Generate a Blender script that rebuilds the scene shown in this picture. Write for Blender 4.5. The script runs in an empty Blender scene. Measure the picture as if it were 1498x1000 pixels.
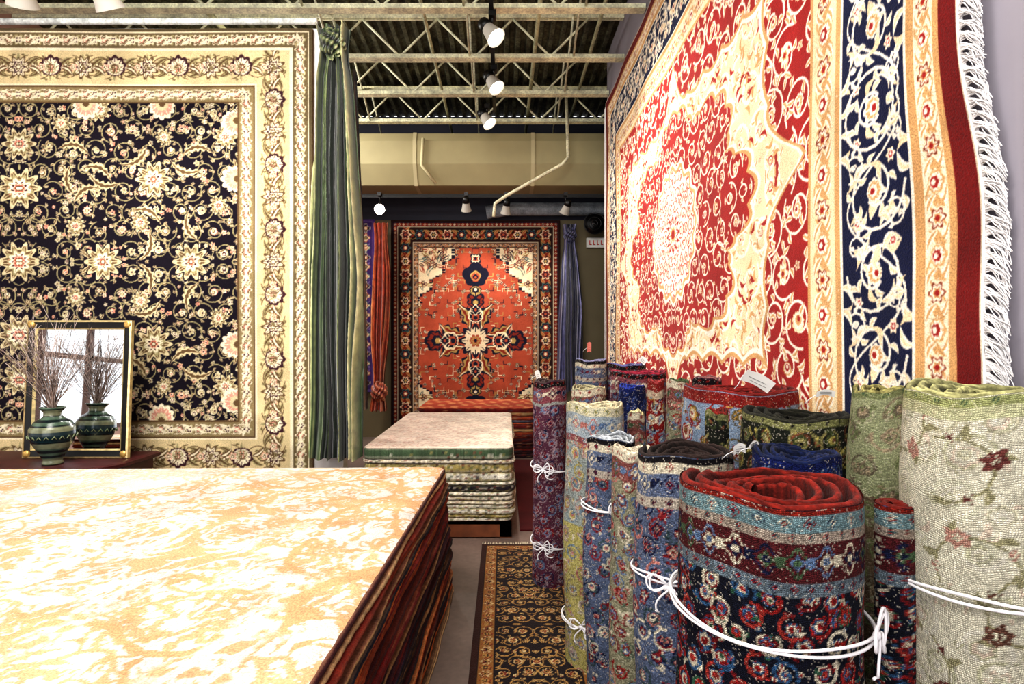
import bpy, numpy as np, math, random
from mathutils import Vector
PI=math.pi
F=830.0
scene=bpy.context.scene
try:
    scene.view_settings.view_transform='Standard'
    scene.view_settings.look='Medium High Contrast'
except Exception as e: print(e)

def lin(c):
    c=np.clip(np.asarray(c,dtype=np.float64),0,1)
    return np.where(c<=0.04045,c/12.92,((c+0.055)/1.055)**2.4)

# ------------------------------------------------------------------ mesh builder
class MB:
    def __init__(s): s.V=[];s.F=[];s.C=[];s.U=[];s.M=[];s.S=[];s.n=0
    def raw(s,V,Fc,C,mi=0,smooth=False,U=None):
        V=np.asarray(V,dtype=np.float64).reshape(-1,3);Fc=np.asarray(Fc,dtype=np.int64).reshape(-1,4)
        C=np.asarray(C,dtype=np.float64)
        if C.ndim==1: C=np.tile(C,(len(V),1))
        if U is None: U=np.stack([V[:,0]+V[:,1],V[:,2]],1)
        s.V.append(V);s.F.append(Fc+s.n);s.C.append(C.reshape(-1,3));s.U.append(np.asarray(U).reshape(-1,2))
        s.M.append(np.full(len(Fc),mi));s.S.append(np.full(len(Fc),smooth));s.n+=len(V)
    def grid(s,P,C,mi=0,smooth=True,U=None,wrapu=False,flip=False):
        P=np.asarray(P,dtype=np.float64);nv,nu=P.shape[:2]
        C=np.asarray(C,dtype=np.float64)
        if C.ndim==1: C=np.broadcast_to(C,(nv,nu,3))
        idx=np.arange(nv*nu).reshape(nv,nu)
        if wrapu: idx=np.concatenate([idx,idx[:,:1]],1)
        a=idx[:-1,:-1].ravel();b=idx[:-1,1:].ravel();c=idx[1:,1:].ravel();d=idx[1:,:-1].ravel()
        Fc=np.stack([a,b,c,d],1)
        if flip: Fc=Fc[:,::-1]
        s.raw(P.reshape(-1,3),Fc,np.ascontiguousarray(C).reshape(-1,3),mi,smooth,U)
    def box(s,x0,x1,y0,y1,z0,z1,C,mi=0):
        V=[(x,y,z) for z in(z0,z1) for y in(y0,y1) for x in(x0,x1)]
        Fc=[(0,2,3,1),(4,5,7,6),(0,1,5,4),(2,6,7,3),(0,4,6,2),(1,3,7,5)]
        s.raw(V,Fc,C,mi)
    def tube(s,pts,r,C,mi=0,seg=8,close=False,cap=True):
        pts=np.asarray(pts,dtype=np.float64);n=len(pts)
        if np.isscalar(r): r=np.full(n,r)
        r=np.asarray(r,float)
        if close: T=np.roll(pts,-1,0)-np.roll(pts,1,0)
        else: T=np.gradient(pts,axis=0)
        T/=np.linalg.norm(T,axis=1,keepdims=True)+1e-12
        ref=np.array([0.0,0,1]) if abs(T[0,2])<0.9 else np.array([1.0,0,0])
        N=np.zeros_like(pts);v=ref-T[0]*ref.dot(T[0]);v/=np.linalg.norm(v)
        for i in range(n):
            v=v-T[i]*v.dot(T[i]);v/=np.linalg.norm(v)+1e-12;N[i]=v
        B=np.cross(T,N);a=np.linspace(0,2*PI,seg,endpoint=False)
        P=pts[:,None]+r[:,None,None]*(np.cos(a)[None,:,None]*N[:,None]+np.sin(a)[None,:,None]*B[:,None])
        if close: P=np.concatenate([P,P[:1]],0)
        elif cap:
            P=np.concatenate([pts[None,:1].repeat(seg,1)+(P[:1]-pts[0])*0.02,P,pts[None,-1:].repeat(seg,1)+(P[-1:]-pts[-1])*0.02],0)
        s.grid(P,C,mi,True,None,True)
    def lathe(s,prof,cx,cy,C,mi=0,seg=40,axisfn=None):
        prof=np.asarray(prof,float);a=np.linspace(0,2*PI,seg,endpoint=False)
        P=np.zeros((len(prof),seg,3));P[...,0]=cx+prof[:,:1]*np.cos(a);P[...,1]=cy+prof[:,:1]*np.sin(a);P[...,2]=prof[:,1:2]
        C=np.asarray(C,float)
        if C.ndim==2: C=np.repeat(C[:,None],seg,1)
        s.grid(P,C,mi,True,None,True)
    def build(s,name,mats,parent=None):
        V=np.concatenate(s.V);Fc=np.concatenate(s.F);C=lin(np.concatenate(s.C));U=np.concatenate(s.U)
        me=bpy.data.meshes.new(name);me.vertices.add(len(V));me.vertices.foreach_set('co',V.ravel().astype(np.float32))
        me.loops.add(len(Fc)*4);me.polygons.add(len(Fc))
        me.polygons.foreach_set('loop_start',np.arange(0,len(Fc)*4,4,dtype=np.int32))
        me.loops.foreach_set('vertex_index',Fc.ravel().astype(np.int32))
        me.update(calc_edges=True)
        me.polygons.foreach_set('material_index',np.concatenate(s.M).astype(np.int32))
        me.polygons.foreach_set('use_smooth',np.concatenate(s.S).astype(bool))
        at=me.color_attributes.new('Col','FLOAT_COLOR','POINT')
        at.data.foreach_set('color',np.concatenate([C,np.ones((len(C),1))],1).ravel().astype(np.float32))
        uv=me.uv_layers.new(name='UVMap');uv.data.foreach_set('uv',U[Fc.ravel()].ravel().astype(np.float32))
        for m in mats: me.materials.append(m)
        me.update()
        ob=bpy.data.objects.new(name,me);scene.collection.objects.link(ob)
        if parent: ob.parent=parent
        return ob

# ------------------------------------------------------------------ materials
def mat(name,rough=0.9,metal=0.0,nscale=6,namt=0.15,bscale=250,bump=0.3,bdist=0.002,sheen=0.0,color=None,knot=0,fine=0.0,kamt=1.0):
    m=bpy.data.materials.new(name);m.use_nodes=True;nt=m.node_tree;N=nt.nodes;L=nt.links
    b=N['Principled BSDF'];b.inputs['Roughness'].default_value=rough;b.inputs['Metallic'].default_value=metal
    b.inputs['Specular IOR Level'].default_value=0.2 if rough>0.7 else 0.5
    if sheen: b.inputs['Sheen Weight'].default_value=sheen
    if color is None:
        a=N.new('ShaderNodeAttribute');a.attribute_name='Col';src=a.outputs['Color']
    else:
        a=N.new('ShaderNodeRGB');a.outputs[0].default_value=(*lin(color),1);src=a.outputs[0]
    tc=N.new('ShaderNodeTexCoord')
    nz=N.new('ShaderNodeTexNoise');nz.inputs['Scale'].default_value=nscale;nz.inputs['Detail'].default_value=6
    L.new(tc.outputs['Object'],nz.inputs['Vector'])
    mr=N.new('ShaderNodeMapRange');mr.inputs['From Min'].default_value=0.3;mr.inputs['From Max'].default_value=0.7
    mr.inputs['To Min'].default_value=1-namt;mr.inputs['To Max'].default_value=1+namt
    L.new(nz.outputs['Fac'],mr.inputs['Value'])
    vm=N.new('ShaderNodeVectorMath');vm.operation='SCALE';L.new(src,vm.inputs[0]);L.new(mr.outputs[0],vm.inputs['Scale'])
    out=vm.outputs[0]
    nb=N.new('ShaderNodeTexNoise');nb.inputs['Scale'].default_value=bscale;nb.inputs['Detail'].default_value=3
    L.new(tc.outputs['Object'],nb.inputs['Vector'])
    if fine:
        m2=N.new('ShaderNodeMapRange');m2.inputs['From Min'].default_value=0.3;m2.inputs['From Max'].default_value=0.7
        m2.inputs['To Min'].default_value=1-fine;m2.inputs['To Max'].default_value=1+fine
        L.new(nb.outputs['Fac'],m2.inputs['Value'])
        v2=N.new('ShaderNodeVectorMath');v2.operation='SCALE';L.new(out,v2.inputs[0]);L.new(m2.outputs[0],v2.inputs['Scale']);out=v2.outputs[0]
    hsrc=nb.outputs['Fac']
    if knot:
        jn=N.new('ShaderNodeTexNoise');jn.inputs['Scale'].default_value=25;L.new(tc.outputs['UV'],jn.inputs['Vector'])
        js=N.new('ShaderNodeVectorMath');js.operation='SCALE';js.inputs['Scale'].default_value=.02;L.new(jn.outputs['Color'],js.inputs[0])
        ja=N.new('ShaderNodeVectorMath');ja.operation='ADD';L.new(tc.outputs['UV'],ja.inputs[0]);L.new(js.outputs[0],ja.inputs[1])
        sn=N.new('ShaderNodeVectorMath');sn.operation='SNAP';sn.inputs[1].default_value=(knot,knot,knot)
        L.new(ja.outputs[0],sn.inputs[0])
        wn=N.new('ShaderNodeTexWhiteNoise');wn.noise_dimensions='2D';L.new(sn.outputs[0],wn.inputs['Vector'])
        r=N.new('ShaderNodeValToRGB');e=r.color_ramp.elements
        lo=1-.5*kamt;hi=1+.2*kamt
        e[0].position=0;e[0].color=(lo,lo,lo,1);e[1].position=0.82;e[1].color=(hi,hi,hi,1)
        L.new(wn.outputs['Value'],r.inputs['Fac'])
        mx=N.new('ShaderNodeVectorMath');mx.operation='MULTIPLY';L.new(out,mx.inputs[0]);L.new(r.outputs['Color'],mx.inputs[1])
        g=N.new('ShaderNodeMath');g.operation='GREATER_THAN';g.inputs[1].default_value=0.92;L.new(wn.outputs['Value'],g.inputs[0])
        g2=N.new('ShaderNodeMath');g2.operation='MULTIPLY';g2.inputs[1].default_value=0.45*kamt;L.new(g.outputs[0],g2.inputs[0])
        mm=N.new('ShaderNodeMix');mm.data_type='RGBA';L.new(g2.outputs[0],mm.inputs['Factor']);L.new(mx.outputs[0],mm.inputs['A'])
        mm.inputs['B'].default_value=(0.62,0.56,0.46,1);out=mm.outputs['Result']
        sp=N.new('ShaderNodeSeparateXYZ');L.new(ja.outputs[0],sp.inputs[0])
        prods=[]
        for o in ('X','Y'):
            k=N.new('ShaderNodeMath');k.operation='MULTIPLY';k.inputs[1].default_value=PI/knot;L.new(sp.outputs[o],k.inputs[0])
            q=N.new('ShaderNodeMath');q.operation='SINE';L.new(k.outputs[0],q.inputs[0])
            ab=N.new('ShaderNodeMath');ab.operation='ABSOLUTE';L.new(q.outputs[0],ab.inputs[0]);prods.append(ab)
        pm=N.new('ShaderNodeMath');pm.operation='MULTIPLY';L.new(prods[0].outputs[0],pm.inputs[0]);L.new(prods[1].outputs[0],pm.inputs[1])
        hsrc=pm.outputs[0]
        kd=N.new('ShaderNodeMapRange');kd.inputs['To Min'].default_value=1-.34*kamt;kd.inputs['To Max'].default_value=1+.16*kamt;L.new(pm.outputs[0],kd.inputs['Value'])
        v3=N.new('ShaderNodeVectorMath');v3.operation='SCALE';L.new(out,v3.inputs[0]);L.new(kd.outputs[0],v3.inputs['Scale']);out=v3.outputs[0]
    L.new(out,b.inputs['Base Color'])
    if bump:
        bp=N.new('ShaderNodeBump');bp.inputs['Strength'].default_value=bump;bp.inputs['Distance'].default_value=bdist
        L.new(hsrc,bp.inputs['Height']);L.new(bp.outputs[0],b.inputs['Normal'])
    return m
def emis(name,c,s):
    m=bpy.data.materials.new(name);m.use_nodes=True;b=m.node_tree.nodes['Principled BSDF']
    b.inputs['Base Color'].default_value=(*c,1);b.inputs['Emission Color'].default_value=(*c,1);b.inputs['Emission Strength'].default_value=s
    return m
M_pile=mat('wool_pile',0.95,nscale=5,namt=0.2,bscale=170,bump=0.6,bdist=0.005,sheen=0.05,fine=0.28)
M_knot=mat('rug_back_knots',0.95,nscale=7,namt=0.2,knot=0.0040,bump=0.8,bdist=0.003)
M_knotb=mat('rug_back_coarse_knots',0.95,nscale=7,namt=0.15,knot=0.0036,bump=1.0,bdist=0.003)
M_knotc=mat('rug_back_pale_knots',0.95,nscale=5,namt=0.22,knot=0.0038,bump=.9,bdist=0.003,kamt=.65)
M_paint=mat('painted_surface',0.7,nscale=2,namt=0.08,bscale=60,bump=0.15)
M_steel=mat('painted_steel',0.55,nscale=9,namt=0.35,bscale=50,bump=0.2,fine=0.25)
M_wood=mat('stained_wood',0.5,nscale=12,namt=0.3,bscale=80,bump=0.2)
M_silk=mat('silk_fabric',0.3,nscale=14,namt=0.35,bscale=60,bump=0.35,bdist=.005,sheen=0.4)
M_black=mat('black_metal',0.4,color=(0.04,0.04,0.045),nscale=5,namt=0.1,bump=0)
M_rope=mat('cotton_cord',0.9,color=(0.93,0.92,0.93),nscale=40,namt=0.1,bscale=400,bump=0.4)
M_fringe=mat('cotton_fringe',0.9,nscale=40,namt=0.1,bscale=400,bump=0)
M_ceram=mat('glazed_ceramic',0.2,nscale=18,namt=0.35,bscale=60,bump=0.1)
M_gold=mat('gilt',0.35,metal=0.6,nscale=30,namt=0.3,bscale=120,bump=0.5)
M_bulb=emis('lamp_glow',(1,0.93,0.82),5)
M_bulbhot=emis('lamp_glow_hot',(1,0.96,0.9),60)
M_mirror=bpy.data.materials.new('mirror_glass');M_mirror.use_nodes=True
_b=M_mirror.node_tree.nodes['Principled BSDF'];_b.inputs['Metallic'].default_value=1;_b.inputs['Roughness'].default_value=0.02;_b.inputs['Base Color'].default_value=(0.9,0.92,0.93,1)

# ------------------------------------------------------------------ painter
class Cv:
    def __init__(s,w,h,res,bg):
        s.w=w;s.h=h;s.res=res;s.W=max(2,int(round(w*res)));s.H=max(2,int(round(h*res)));s.a=np.empty((s.H,s.W,3));s.a[:]=bg
    def loc(s,x,y,R):
        r=s.res;x0=max(0,int((x-R)*r));x1=min(s.W,int((x+R)*r)+2);y0=max(0,int((y-R)*r));y1=min(s.H,int((y+R)*r)+2)
        if x1<=x0 or y1<=y0: return None
        X=(np.arange(x0,x1)+.5)/r-x;Y=(np.arange(y0,y1)+.5)/r-y
        return s.a[y0:y1,x0:x1],X[None,:],Y[:,None]
    def rect(s,x0,y0,x1,y1,c):
        r=s.res;s.a[max(0,int(y0*r)):int(y1*r),max(0,int(x0*r)):int(x1*r)]=c
    def frame(s,s0,s1,c):
        X=(np.arange(s.W)+.5)/s.res;Y=(np.arange(s.H)+.5)/s.res;m=np.minimum(X[None,:],Y[:,None]);s.a[(m>=s0)&(m<s1)]=c
    def rosette(s,x,y,R,cols,n=8,rot=0.0):
        q=s.loc(x,y,R*1.1)
        if q is None:return
        a,X,Y=q;r=np.hypot(X,Y);t=np.arctan2(Y,X)+rot;sc=0.82+0.18*np.cos(n*t)
        for k,c in zip((1.0,0.8,0.5,0.25),cols):
            a[r<R*k*(sc if k>.3 else 1)]=c
        if R*s.res>9:
            a[(np.abs(np.sin(n*t/2))<.12)&(r>R*.5)&(r<R*.8*sc)]=cols[0]
    def palm(s,x,y,R,rot,cols,n=7):
        q=s.loc(x,y,R*1.1)
        if q is None:return
        a,X,Y=q;c0,s0=math.cos(rot),math.sin(rot);U=X*c0+Y*s0+R*.25;Vv=-X*s0+Y*c0
        r=np.hypot(U,Vv);t=np.arctan2(Vv,U);lim=R*1.2*(0.35+0.65*((1+np.cos(t))/2)**1.1)*(0.84+0.16*np.abs(np.cos(n*t)))
        for k,c in zip((1.0,0.8,0.52,0.28),cols): a[r<lim*k]=c
        if R*s.res>9: a[(np.abs(np.sin(n*t))<.22)&(r>lim*.54)&(r<lim*.8)]=cols[0]
    def leaf(s,x,y,L,w,rot,c,c2=None,bend=0.15,ser=0):
        q=s.loc(x+math.cos(rot)*L/2,y+math.sin(rot)*L/2,L*.75+w)
        if q is None:return
        a,X,Y=q;X=X+math.cos(rot)*L/2;Y=Y+math.sin(rot)*L/2
        c0,s0=math.cos(rot),math.sin(rot);U=(X*c0+Y*s0)/L;Vv=-X*s0+Y*c0
        Uc=np.clip(U,0,1);d=np.abs(Vv-bend*L*4*Uc*(1-Uc));wd=w*np.sin(PI*Uc**.8)
        if ser: wd=wd*(0.75+0.25*np.cos(ser*2*PI*Uc))
        ok=(U>0)&(U<1);a[ok&(d<wd)]=c
        if c2 is not None: a[ok&(d<wd*.4)]=c2
    def stroke(s,pts,w,c):
        for (xa,ya),(xb,yb) in zip(pts[:-1],pts[1:]):
            mx,my=(xa+xb)/2,(ya+yb)/2;l=math.hypot(xb-xa,yb-ya);q=s.loc(mx,my,l/2+w)
            if q is None or l<1e-6:continue
            a,X,Y=q;dx,dy=(xb-xa)/l,(yb-ya)/l;u=X*dx+Y*dy;v=-X*dy+Y*dx
            d=np.hypot(np.maximum(np.abs(u)-l/2,0),v);a[d<w/2]=c
    def spiral(s,x,y,R,hand,rot,w,c,lc,lc2=None,turns=1.2,lsz=.38,step=4,lw=.3):
        t=np.linspace(0,1,26);r=R*(1-.72*t);a=rot+hand*turns*2*PI*t
        P=np.stack([x+r*np.cos(a),y+r*np.sin(a)],1);s.stroke(P,w,c)
        for k,i in enumerate(range(1,25,step)):
            d=math.atan2(P[i+1,1]-P[i,1],P[i+1,0]-P[i,0])+(0.75 if k%2 else -0.75)
            s.leaf(P[i,0],P[i,1],R*lsz,R*lsz*lw,d,lc,lc2,bend=.2 if k%2 else -.2)
    def field(s,x0,y0,x1,y1,S,w,vc,lc,lc2,fl,g,fsz=.3,extra=2,**kw):
        j=0;y=y0
        while y<y1:
            x=x0+(S*.5 if j%2 else 0)
            while x<x1:
                px=x+g.uniform(-.12,.12)*S;py=y+g.uniform(-.12,.12)*S;h=1 if g.random()<.5 else -1
                s.spiral(px,py,S*.5,h,g.uniform(0,2*PI),w,vc,lc,lc2,**kw)
                f=fl[g.integers(len(fl))]
                if g.random()<.5: s.rosette(px,py,S*fsz*g.uniform(.6,1),f,n=int(g.integers(5,9)))
                else: s.palm(px,py,S*fsz*g.uniform(.7,1.1),g.uniform(0,2*PI),f)
                f=fl[g.integers(len(fl))];s.rosette(px+S*.5,py+g.uniform(-.2,.2)*S,S*fsz*.42,f,n=5)
                for _ in range(extra):
                    s.leaf(px+g.uniform(-.5,.5)*S,py+g.uniform(-.5,.5)*S,S*.3,S*.06,g.uniform(0,2*PI),lc,lc2,bend=g.uniform(-.3,.3))
                x+=S
            y+=S*.86;j+=1
    def border(s,s0,s1,bg,edge,motif,pitch,vc=None,vw=.01,ew=.012,amp=.28):
        s.frame(s0,s1,bg);m=(s0+s1)/2;wd=s1-s0
        if vc is not None:
            for hor in (0,1):
                Lh=(s.w if hor else s.h);u=np.arange(m,Lh+.03,.025 if pitch>.1 else .012);v=m+amp*wd*np.sin((u-m)/pitch*PI)
                s.stroke(np.stack([u,v] if hor else [v,u],1),vw,vc)
        for hor in (0,1):
            Lh=(s.w if hor else s.h);n=max(1,round((Lh-m)/pitch))
            for i in range(hor,n+1):
                u=m+i*(Lh-m)/n
                motif(s,(u if hor else m),(m if hor else u),i,(PI/2 if hor else 0)+(PI if i%2 else 0),wd)
        if edge is not None: s.frame(s0,s0+ew,edge);s.frame(s1-ew,s1,edge)
    def full(s):
        a=np.concatenate([s.a,s.a[:,::-1]],1);return np.concatenate([a,a[::-1]],0)
def sample(a,w,h,X,Y):
    H,W=a.shape[:2];i=np.clip((Y/h*H).astype(int),0,H-1);j=np.clip((X/w*W).astype(int),0,W-1);return a[i,j]
def blur(a):
    b=a.copy();b[1:-1,1:-1]=(a[1:-1,1:-1]*3+a[:-2,1:-1]+a[2:,1:-1]+a[1:-1,:-2]+a[1:-1,2:])/7;return b
def vnoise(X,Y,sc,seed):
    g=np.random.default_rng(seed);T=g.random((64,64));x=X*sc;y=Y*sc;i=np.floor(x).astype(int);j=np.floor(y).astype(int);fx=x-i;fy=y-j
    fx=fx*fx*(3-2*fx);fy=fy*fy*(3-2*fy);q=lambda a,b:T[a%64,b%64]
    return (q(i,j)*(1-fx)+q(i+1,j)*fx)*(1-fy)+(q(i,j+1)*(1-fx)+q(i+1,j+1)*fx)*fy

# ================================================================== ROOM
XL,XR,YF,YB,ZC=-5.2,1.3,-3.0,8.95,5.05
m=MB();m.box(XL-.15,3.2,YF-.15,YB+.15,-.12,0,(.46,.40,.37))
floor=m.build('floor',[mat('concrete_floor',0.4,nscale=1.6,namt=0.35,bscale=30,bump=0.1,fine=.12)])
xs=[];zs=[];x=XL-.1
while x<3.15:
    xs+= [x,x+.045,x+.065,x+.11];zs+=[ZC,ZC,ZC+.05,ZC+.05];x+=.13
xs=np.array(xs);zs=np.array(zs);ys=np.array([YF-.1,YB+.1])
P=np.zeros((2,len(xs),3));P[...,0]=xs;P[...,1]=ys[:,None];P[...,2]=zs
m=MB();m.grid(P,(.32,.32,.25),0,False);m.box(XL-.15,3.2,YF-.15,YB+.15,ZC+.1,ZC+.2,(.3,.3,.3))
m.build('ceiling',[mat('corrugated_deck',0.7,nscale=5,namt=0.8,bscale=35,bump=0.3,fine=.6)])
def wall(name,boxes,col):
    m=MB()
    for b in boxes: m.box(*b,col)
    return m.build(name,[M_paint])
wall('wall_right',[(XR,XR+.15,YF,7.05,0,ZC)],(.60,.58,.62))
wall('wall_back',[(XL,3.2,YB,YB+.15,0,3.42)],(.42,.38,.28))
m=MB();m.box(XL,3.2,YB-.003,YB+.15,3.42,ZC,(.17,.18,.24));m.build('wall_back_upper',[M_paint])
wall('wall_far_right',[(3.05,3.2,7.05,YB,0,ZC),(XR+.15,3.2,6.9,7.05,0,ZC)],(.42,.38,.28))
wall('wall_left',[(XL-.15,XL,YF,YB,0,.7),(XL-.15,XL,YF,YB,3.2,ZC),(XL-.15,XL,YF,-1.2,.7,3.2),(XL-.15,XL,3.4,YB,.7,3.2)],(.72,.58,.52))
wall('wall_front',[(XL,XR,YF-.15,YF,0,.5),(XL,XR,YF-.15,YF,3.4,ZC),(XL,XL+.6,YF-.15,YF,.5,3.4),(XR-.5,XR,YF-.15,YF,.5,3.4)],(.8,.72,.66))
def window(name,axis,a0,a1,z0,z1,at):
    m=MB();n=6
    for k in range(n+1):
        a=a0+(a1-a0)*k/n
        if axis=='y': m.box(at-.1,at-.04,a-.03,a+.03,z0,z1,(.35,.22,.16))
        else: m.box(a-.03,a+.03,at-.1,at-.04,z0,z1,(.35,.22,.16))
    for z in (z0+.03,z0+.9,(z0+z1)/2+.4,z1-.03):
        if axis=='y': m.box(at-.1,at-.04,a0,a1,z-.03,z+.03,(.35,.22,.16))
        else: m.box(a0,a1,at-.1,at-.04,z-.03,z+.03,(.35,.22,.16))
    m.build(name,[M_steel])
window('added_window_1','y',-1.2,3.4,.7,3.2,XL);window('window_2','x',XL+.6,XR-.5,.5,3.4,YF)  # left-wall window added unseen, for a bright mirror reflection and side light
PX=-1.27
wall('wall_partition',[(XL,PX,4.53,4.65,0,4.0)],(.9,.89,.88))
m=MB();m.tube([(XL+.02,4.5,4.04),(PX-.2,4.5,4.04)],.024,(.9,.93,.92));m.build('hanging_rod',[M_steel])

CJ=bpy.data.objects.new('ceiling_joists',None);scene.collection.objects.link(CJ)
jc=(.88,.88,.76)
for k,y in enumerate([7.76,6.90,6.03,5.13,4.26,3.4,2.5]):
    m=MB();z0=4.5;z1=4.93;X0=XL+.01;X1=XR-.01 if y<7.0 else 3.04
    for dy in (-.03,.012):
        m.box(X0,X1,y+dy,y+dy+.02,z0,z0+.045,jc);m.box(X0,X1,y+dy,y+dy+.02,z1,z1+.045,jc)
    m.box(X0,X1,y-.05,y+.05,z0-.006,z0,jc);m.box(X0,X1,y-.05,y+.05,z1+.045,z1+.05,jc)
    x=X0+.1;up=False
    while x<X1-.42:
        m.tube([(x,y,z1 if up else z0+.03),(x+.4,y,z0+.03 if up else z1)],.013,jc,seg=6);x+=.4;up=not up
    m.build('joist_%d'%(k+1),[M_steel],CJ)
m=MB()
for x,z,r in ((-2.9,4.75,.03),(-.75,4.62,.018),(.35,4.66,.022),(1.0,4.8,.02)):
    m.tube([(x,2.2,z),(x,8.8,z)],r,(.74,.75,.62))
for k in range(7):
    y0=2.5+.87*k
    for xb in (-1.8,-.35,.75):
        m.tube([(xb,y0,4.52),(xb,y0+.87,4.95)],.012,(.8,.8,.7),seg=6);m.tube([(xb,y0+.87,4.52),(xb,y0,4.95)],.012,(.8,.8,.7),seg=6)
m.tube([(.85,7.6,4.95),(.88,7.6,3.97),(.80,7.6,3.88),(.05,7.65,3.47),(-.1,7.7,3.38),(-.12,7.7,3.2)],.022,(.9,.88,.75))
m.build('bridging_and_pipes',[M_steel],CJ)
m=MB();dc=(.66,.62,.47)
pr=np.array([(7.95,4.42),(7.9,4.3),(7.9,3.98),(8.05,3.72),(8.55,3.72),(8.6,3.9),(8.6,4.42),(7.95,4.42)])
xs=np.array([XL+.02,-1.0,1.9,3.0]);P=np.zeros((len(xs),len(pr),3));P[...,0]=xs[:,None];P[...,1]=pr[:,0];P[...,2]=pr[:,1]
m.grid(P,dc,0,False)
for x in (-3.2,-1.25,.40):
    q=pr.copy();c=np.array([8.25,4.07]);q=c+(q-c)*1.03
    P=np.zeros((2,len(pr),3));P[0,:,0]=x;P[1,:,0]=x+.05;P[...,1]=q[:,0];P[...,2]=q[:,1];m.grid(P,(.76,.72,.57),0,False)
m.tube([(-1.1,7.86,4.32),(-1.12,7.86,3.95),(-.93,7.95,3.72)],.022,(.82,.78,.62))
m.build('air_duct',[M_paint])
m=MB();m.box(XL+.02,3.0,8.25,8.29,3.60,3.65,(.05,.05,.06));m.build('light_track',[M_steel])
m=MB();m.tube([(-.25,8.76,3.5),(.1,8.76,3.55),(.6,8.76,3.55),(2.9,8.76,3.55)],.1,(.50,.53,.56),seg=20);m.build('round_duct',[M_steel])

def spot(pos,aim,top,size=1.0,energy=60,hot=False,color=(1,.94,.85),ang=80):
    e=bpy.data.objects.new('track_spotlight',None);scene.collection.objects.link(e)
    p=np.array(pos,float);d=np.array(aim,float)-p;d/=np.linalg.norm(d)
    m=MB();s=size
    m.tube([(p[0],p[1],top),(p[0],p[1],p[2]+.09*s)],.012*s,(.04,.04,.04),0,8)
    m.box(p[0]-.03*s,p[0]+.03*s,p[1]-.05*s,p[1]+.05*s,top-.05*s,top,(.04,.04,.04),0)
    b=p-d*.1*s
    m.tube([(p[0],p[1],p[2]+.1*s),tuple(b)],.012*s,(.04,.04,.04),0,8)
    m.tube([b-d*.06*s,b-d*.05*s,b+d*.03*s],[.03*s,.048*s,.056*s],(.06,.06,.06),0,16)
    ts=[b+d*.03*s,b+d*.06*s,b+d*.12*s,b+d*.16*s]
    m.tube(ts,[.052*s,.057*s,.07*s,.082*s],(.72,.70,.66),1,20,cap=False)
    m.tube([b+d*.145*s,b+d*.15*s],[.072*s,.072*s],(1,1,1),2,20)
    m.build('lamp_head',[M_black,M_paint,M_bulbhot if hot else M_bulb],e)
    L=bpy.data.lights.new('spot_beam','SPOT');L.energy=energy;L.spot_size=math.radians(ang);L.spot_blend=.8;L.color=color;L.shadow_soft_size=.05
    o=bpy.data.objects.new('spot_beam',L);scene.collection.objects.link(o);o.parent=e
    o.location=Vector(b+d*.2*s);o.rotation_euler=Vector(d).to_track_quat('-Z','Y').to_euler()
spot((-.09,5.1,4.27),(1.3,4.3,2.3),4.46,1.1,240,ang=90)
spot((-.09,6.1,4.27),(1.3,5.2,2.0),4.46,1.1,130)
spot((-.19,7.1,4.27),(1.3,6.3,2.0),4.46,1.1,95)
spot((-2.80,3.3,3.52),(-3.4,4.5,1.8),4.5,1.0,60,True,ang=110)
spot((-2.31,3.3,3.50),(-2.0,4.5,1.9),4.5,1.0,65,True,ang=110)
spot((-1.73,8.0,3.38),(-1.0,3.0,1.2),3.6,.9,60,True)
spot((-.51,8.0,3.4),(-.5,8.85,2.0),3.6,.9,55)
spot((.05,8.0,3.36),(-.2,8.85,1.6),3.6,.9,55)
spot((.89,8.0,3.36),(.3,8.85,1.8),3.6,.9,45)
m=MB();m.box(-.12,-.08,2.0,7.3,4.452,4.49,(.04,.04,.04));m.build('ceiling_light_track',[M_black])

# ================================================================== LEFT WALL RUG
def wallrug_front(name,cv,x0,x1,z0,z1,y,cell,fullh=None):
    a=blur(cv.full());w=x1-x0;fh=fullh or (z1-z0)
    nu=int(w/cell);nv=int((z1-z0)/cell)
    X=np.linspace(0,w,nu);Z=np.linspace(0,z1-z0,nv);XX,ZZ=np.meshgrid(X,Z)
    C=sample(a,w,fh,XX,ZZ+(fh-(z1-z0)))
    P=np.zeros((nv,nu,3));P[...,0]=x0+XX;P[...,2]=z0+ZZ
    P[...,1]=y+.008*np.sin(XX*3+ZZ*1.3)*np.sin(ZZ*2.1)
    m=MB();m.grid(P,C,0,True,np.stack([XX.ravel(),ZZ.ravel()],1))
    m.box(x0,x1,y+.009,y+.02,z0,z1,(.4,.3,.2));return m
W,H=4.66,3.71
blk=(.065,.035,.09);bei=(.82,.76,.60);ol=(.62,.58,.42);gold=(.84,.76,.58);crm=(.93,.88,.76);brn=(.38,.29,.19);pk=(.85,.60,.52);dk=(.24,.12,.15);sal=(.80,.42,.35)
cv=Cv(W/2,H/2,320,blk);g=np.random.default_rng(3)
fl=[(bei,brn,crm,pk),(crm,ol,bei,dk),(ol,crm,dk,crm),(pk,crm,brn,bei),(bei,sal,crm,dk)]
cv.field(.5,.5,W/2+.1,H/2+.1,.185,.008,ol,bei,brn,fl,g,fsz=.20,step=5,lsz=.44,lw=.23,extra=1)
for _ in range(190):
    x,y=g.uniform(.6,W/2),g.uniform(.6,H/2);cv.rosette(x,y,g.uniform(.016,.028),fl[g.integers(5)],n=5)
for _ in range(12): cv.leaf(g.uniform(.8,2.2),g.uniform(.7,1.8),.27,.04,g.uniform(0,6.3),bei,brn,bend=.25,ser=6)
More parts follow.
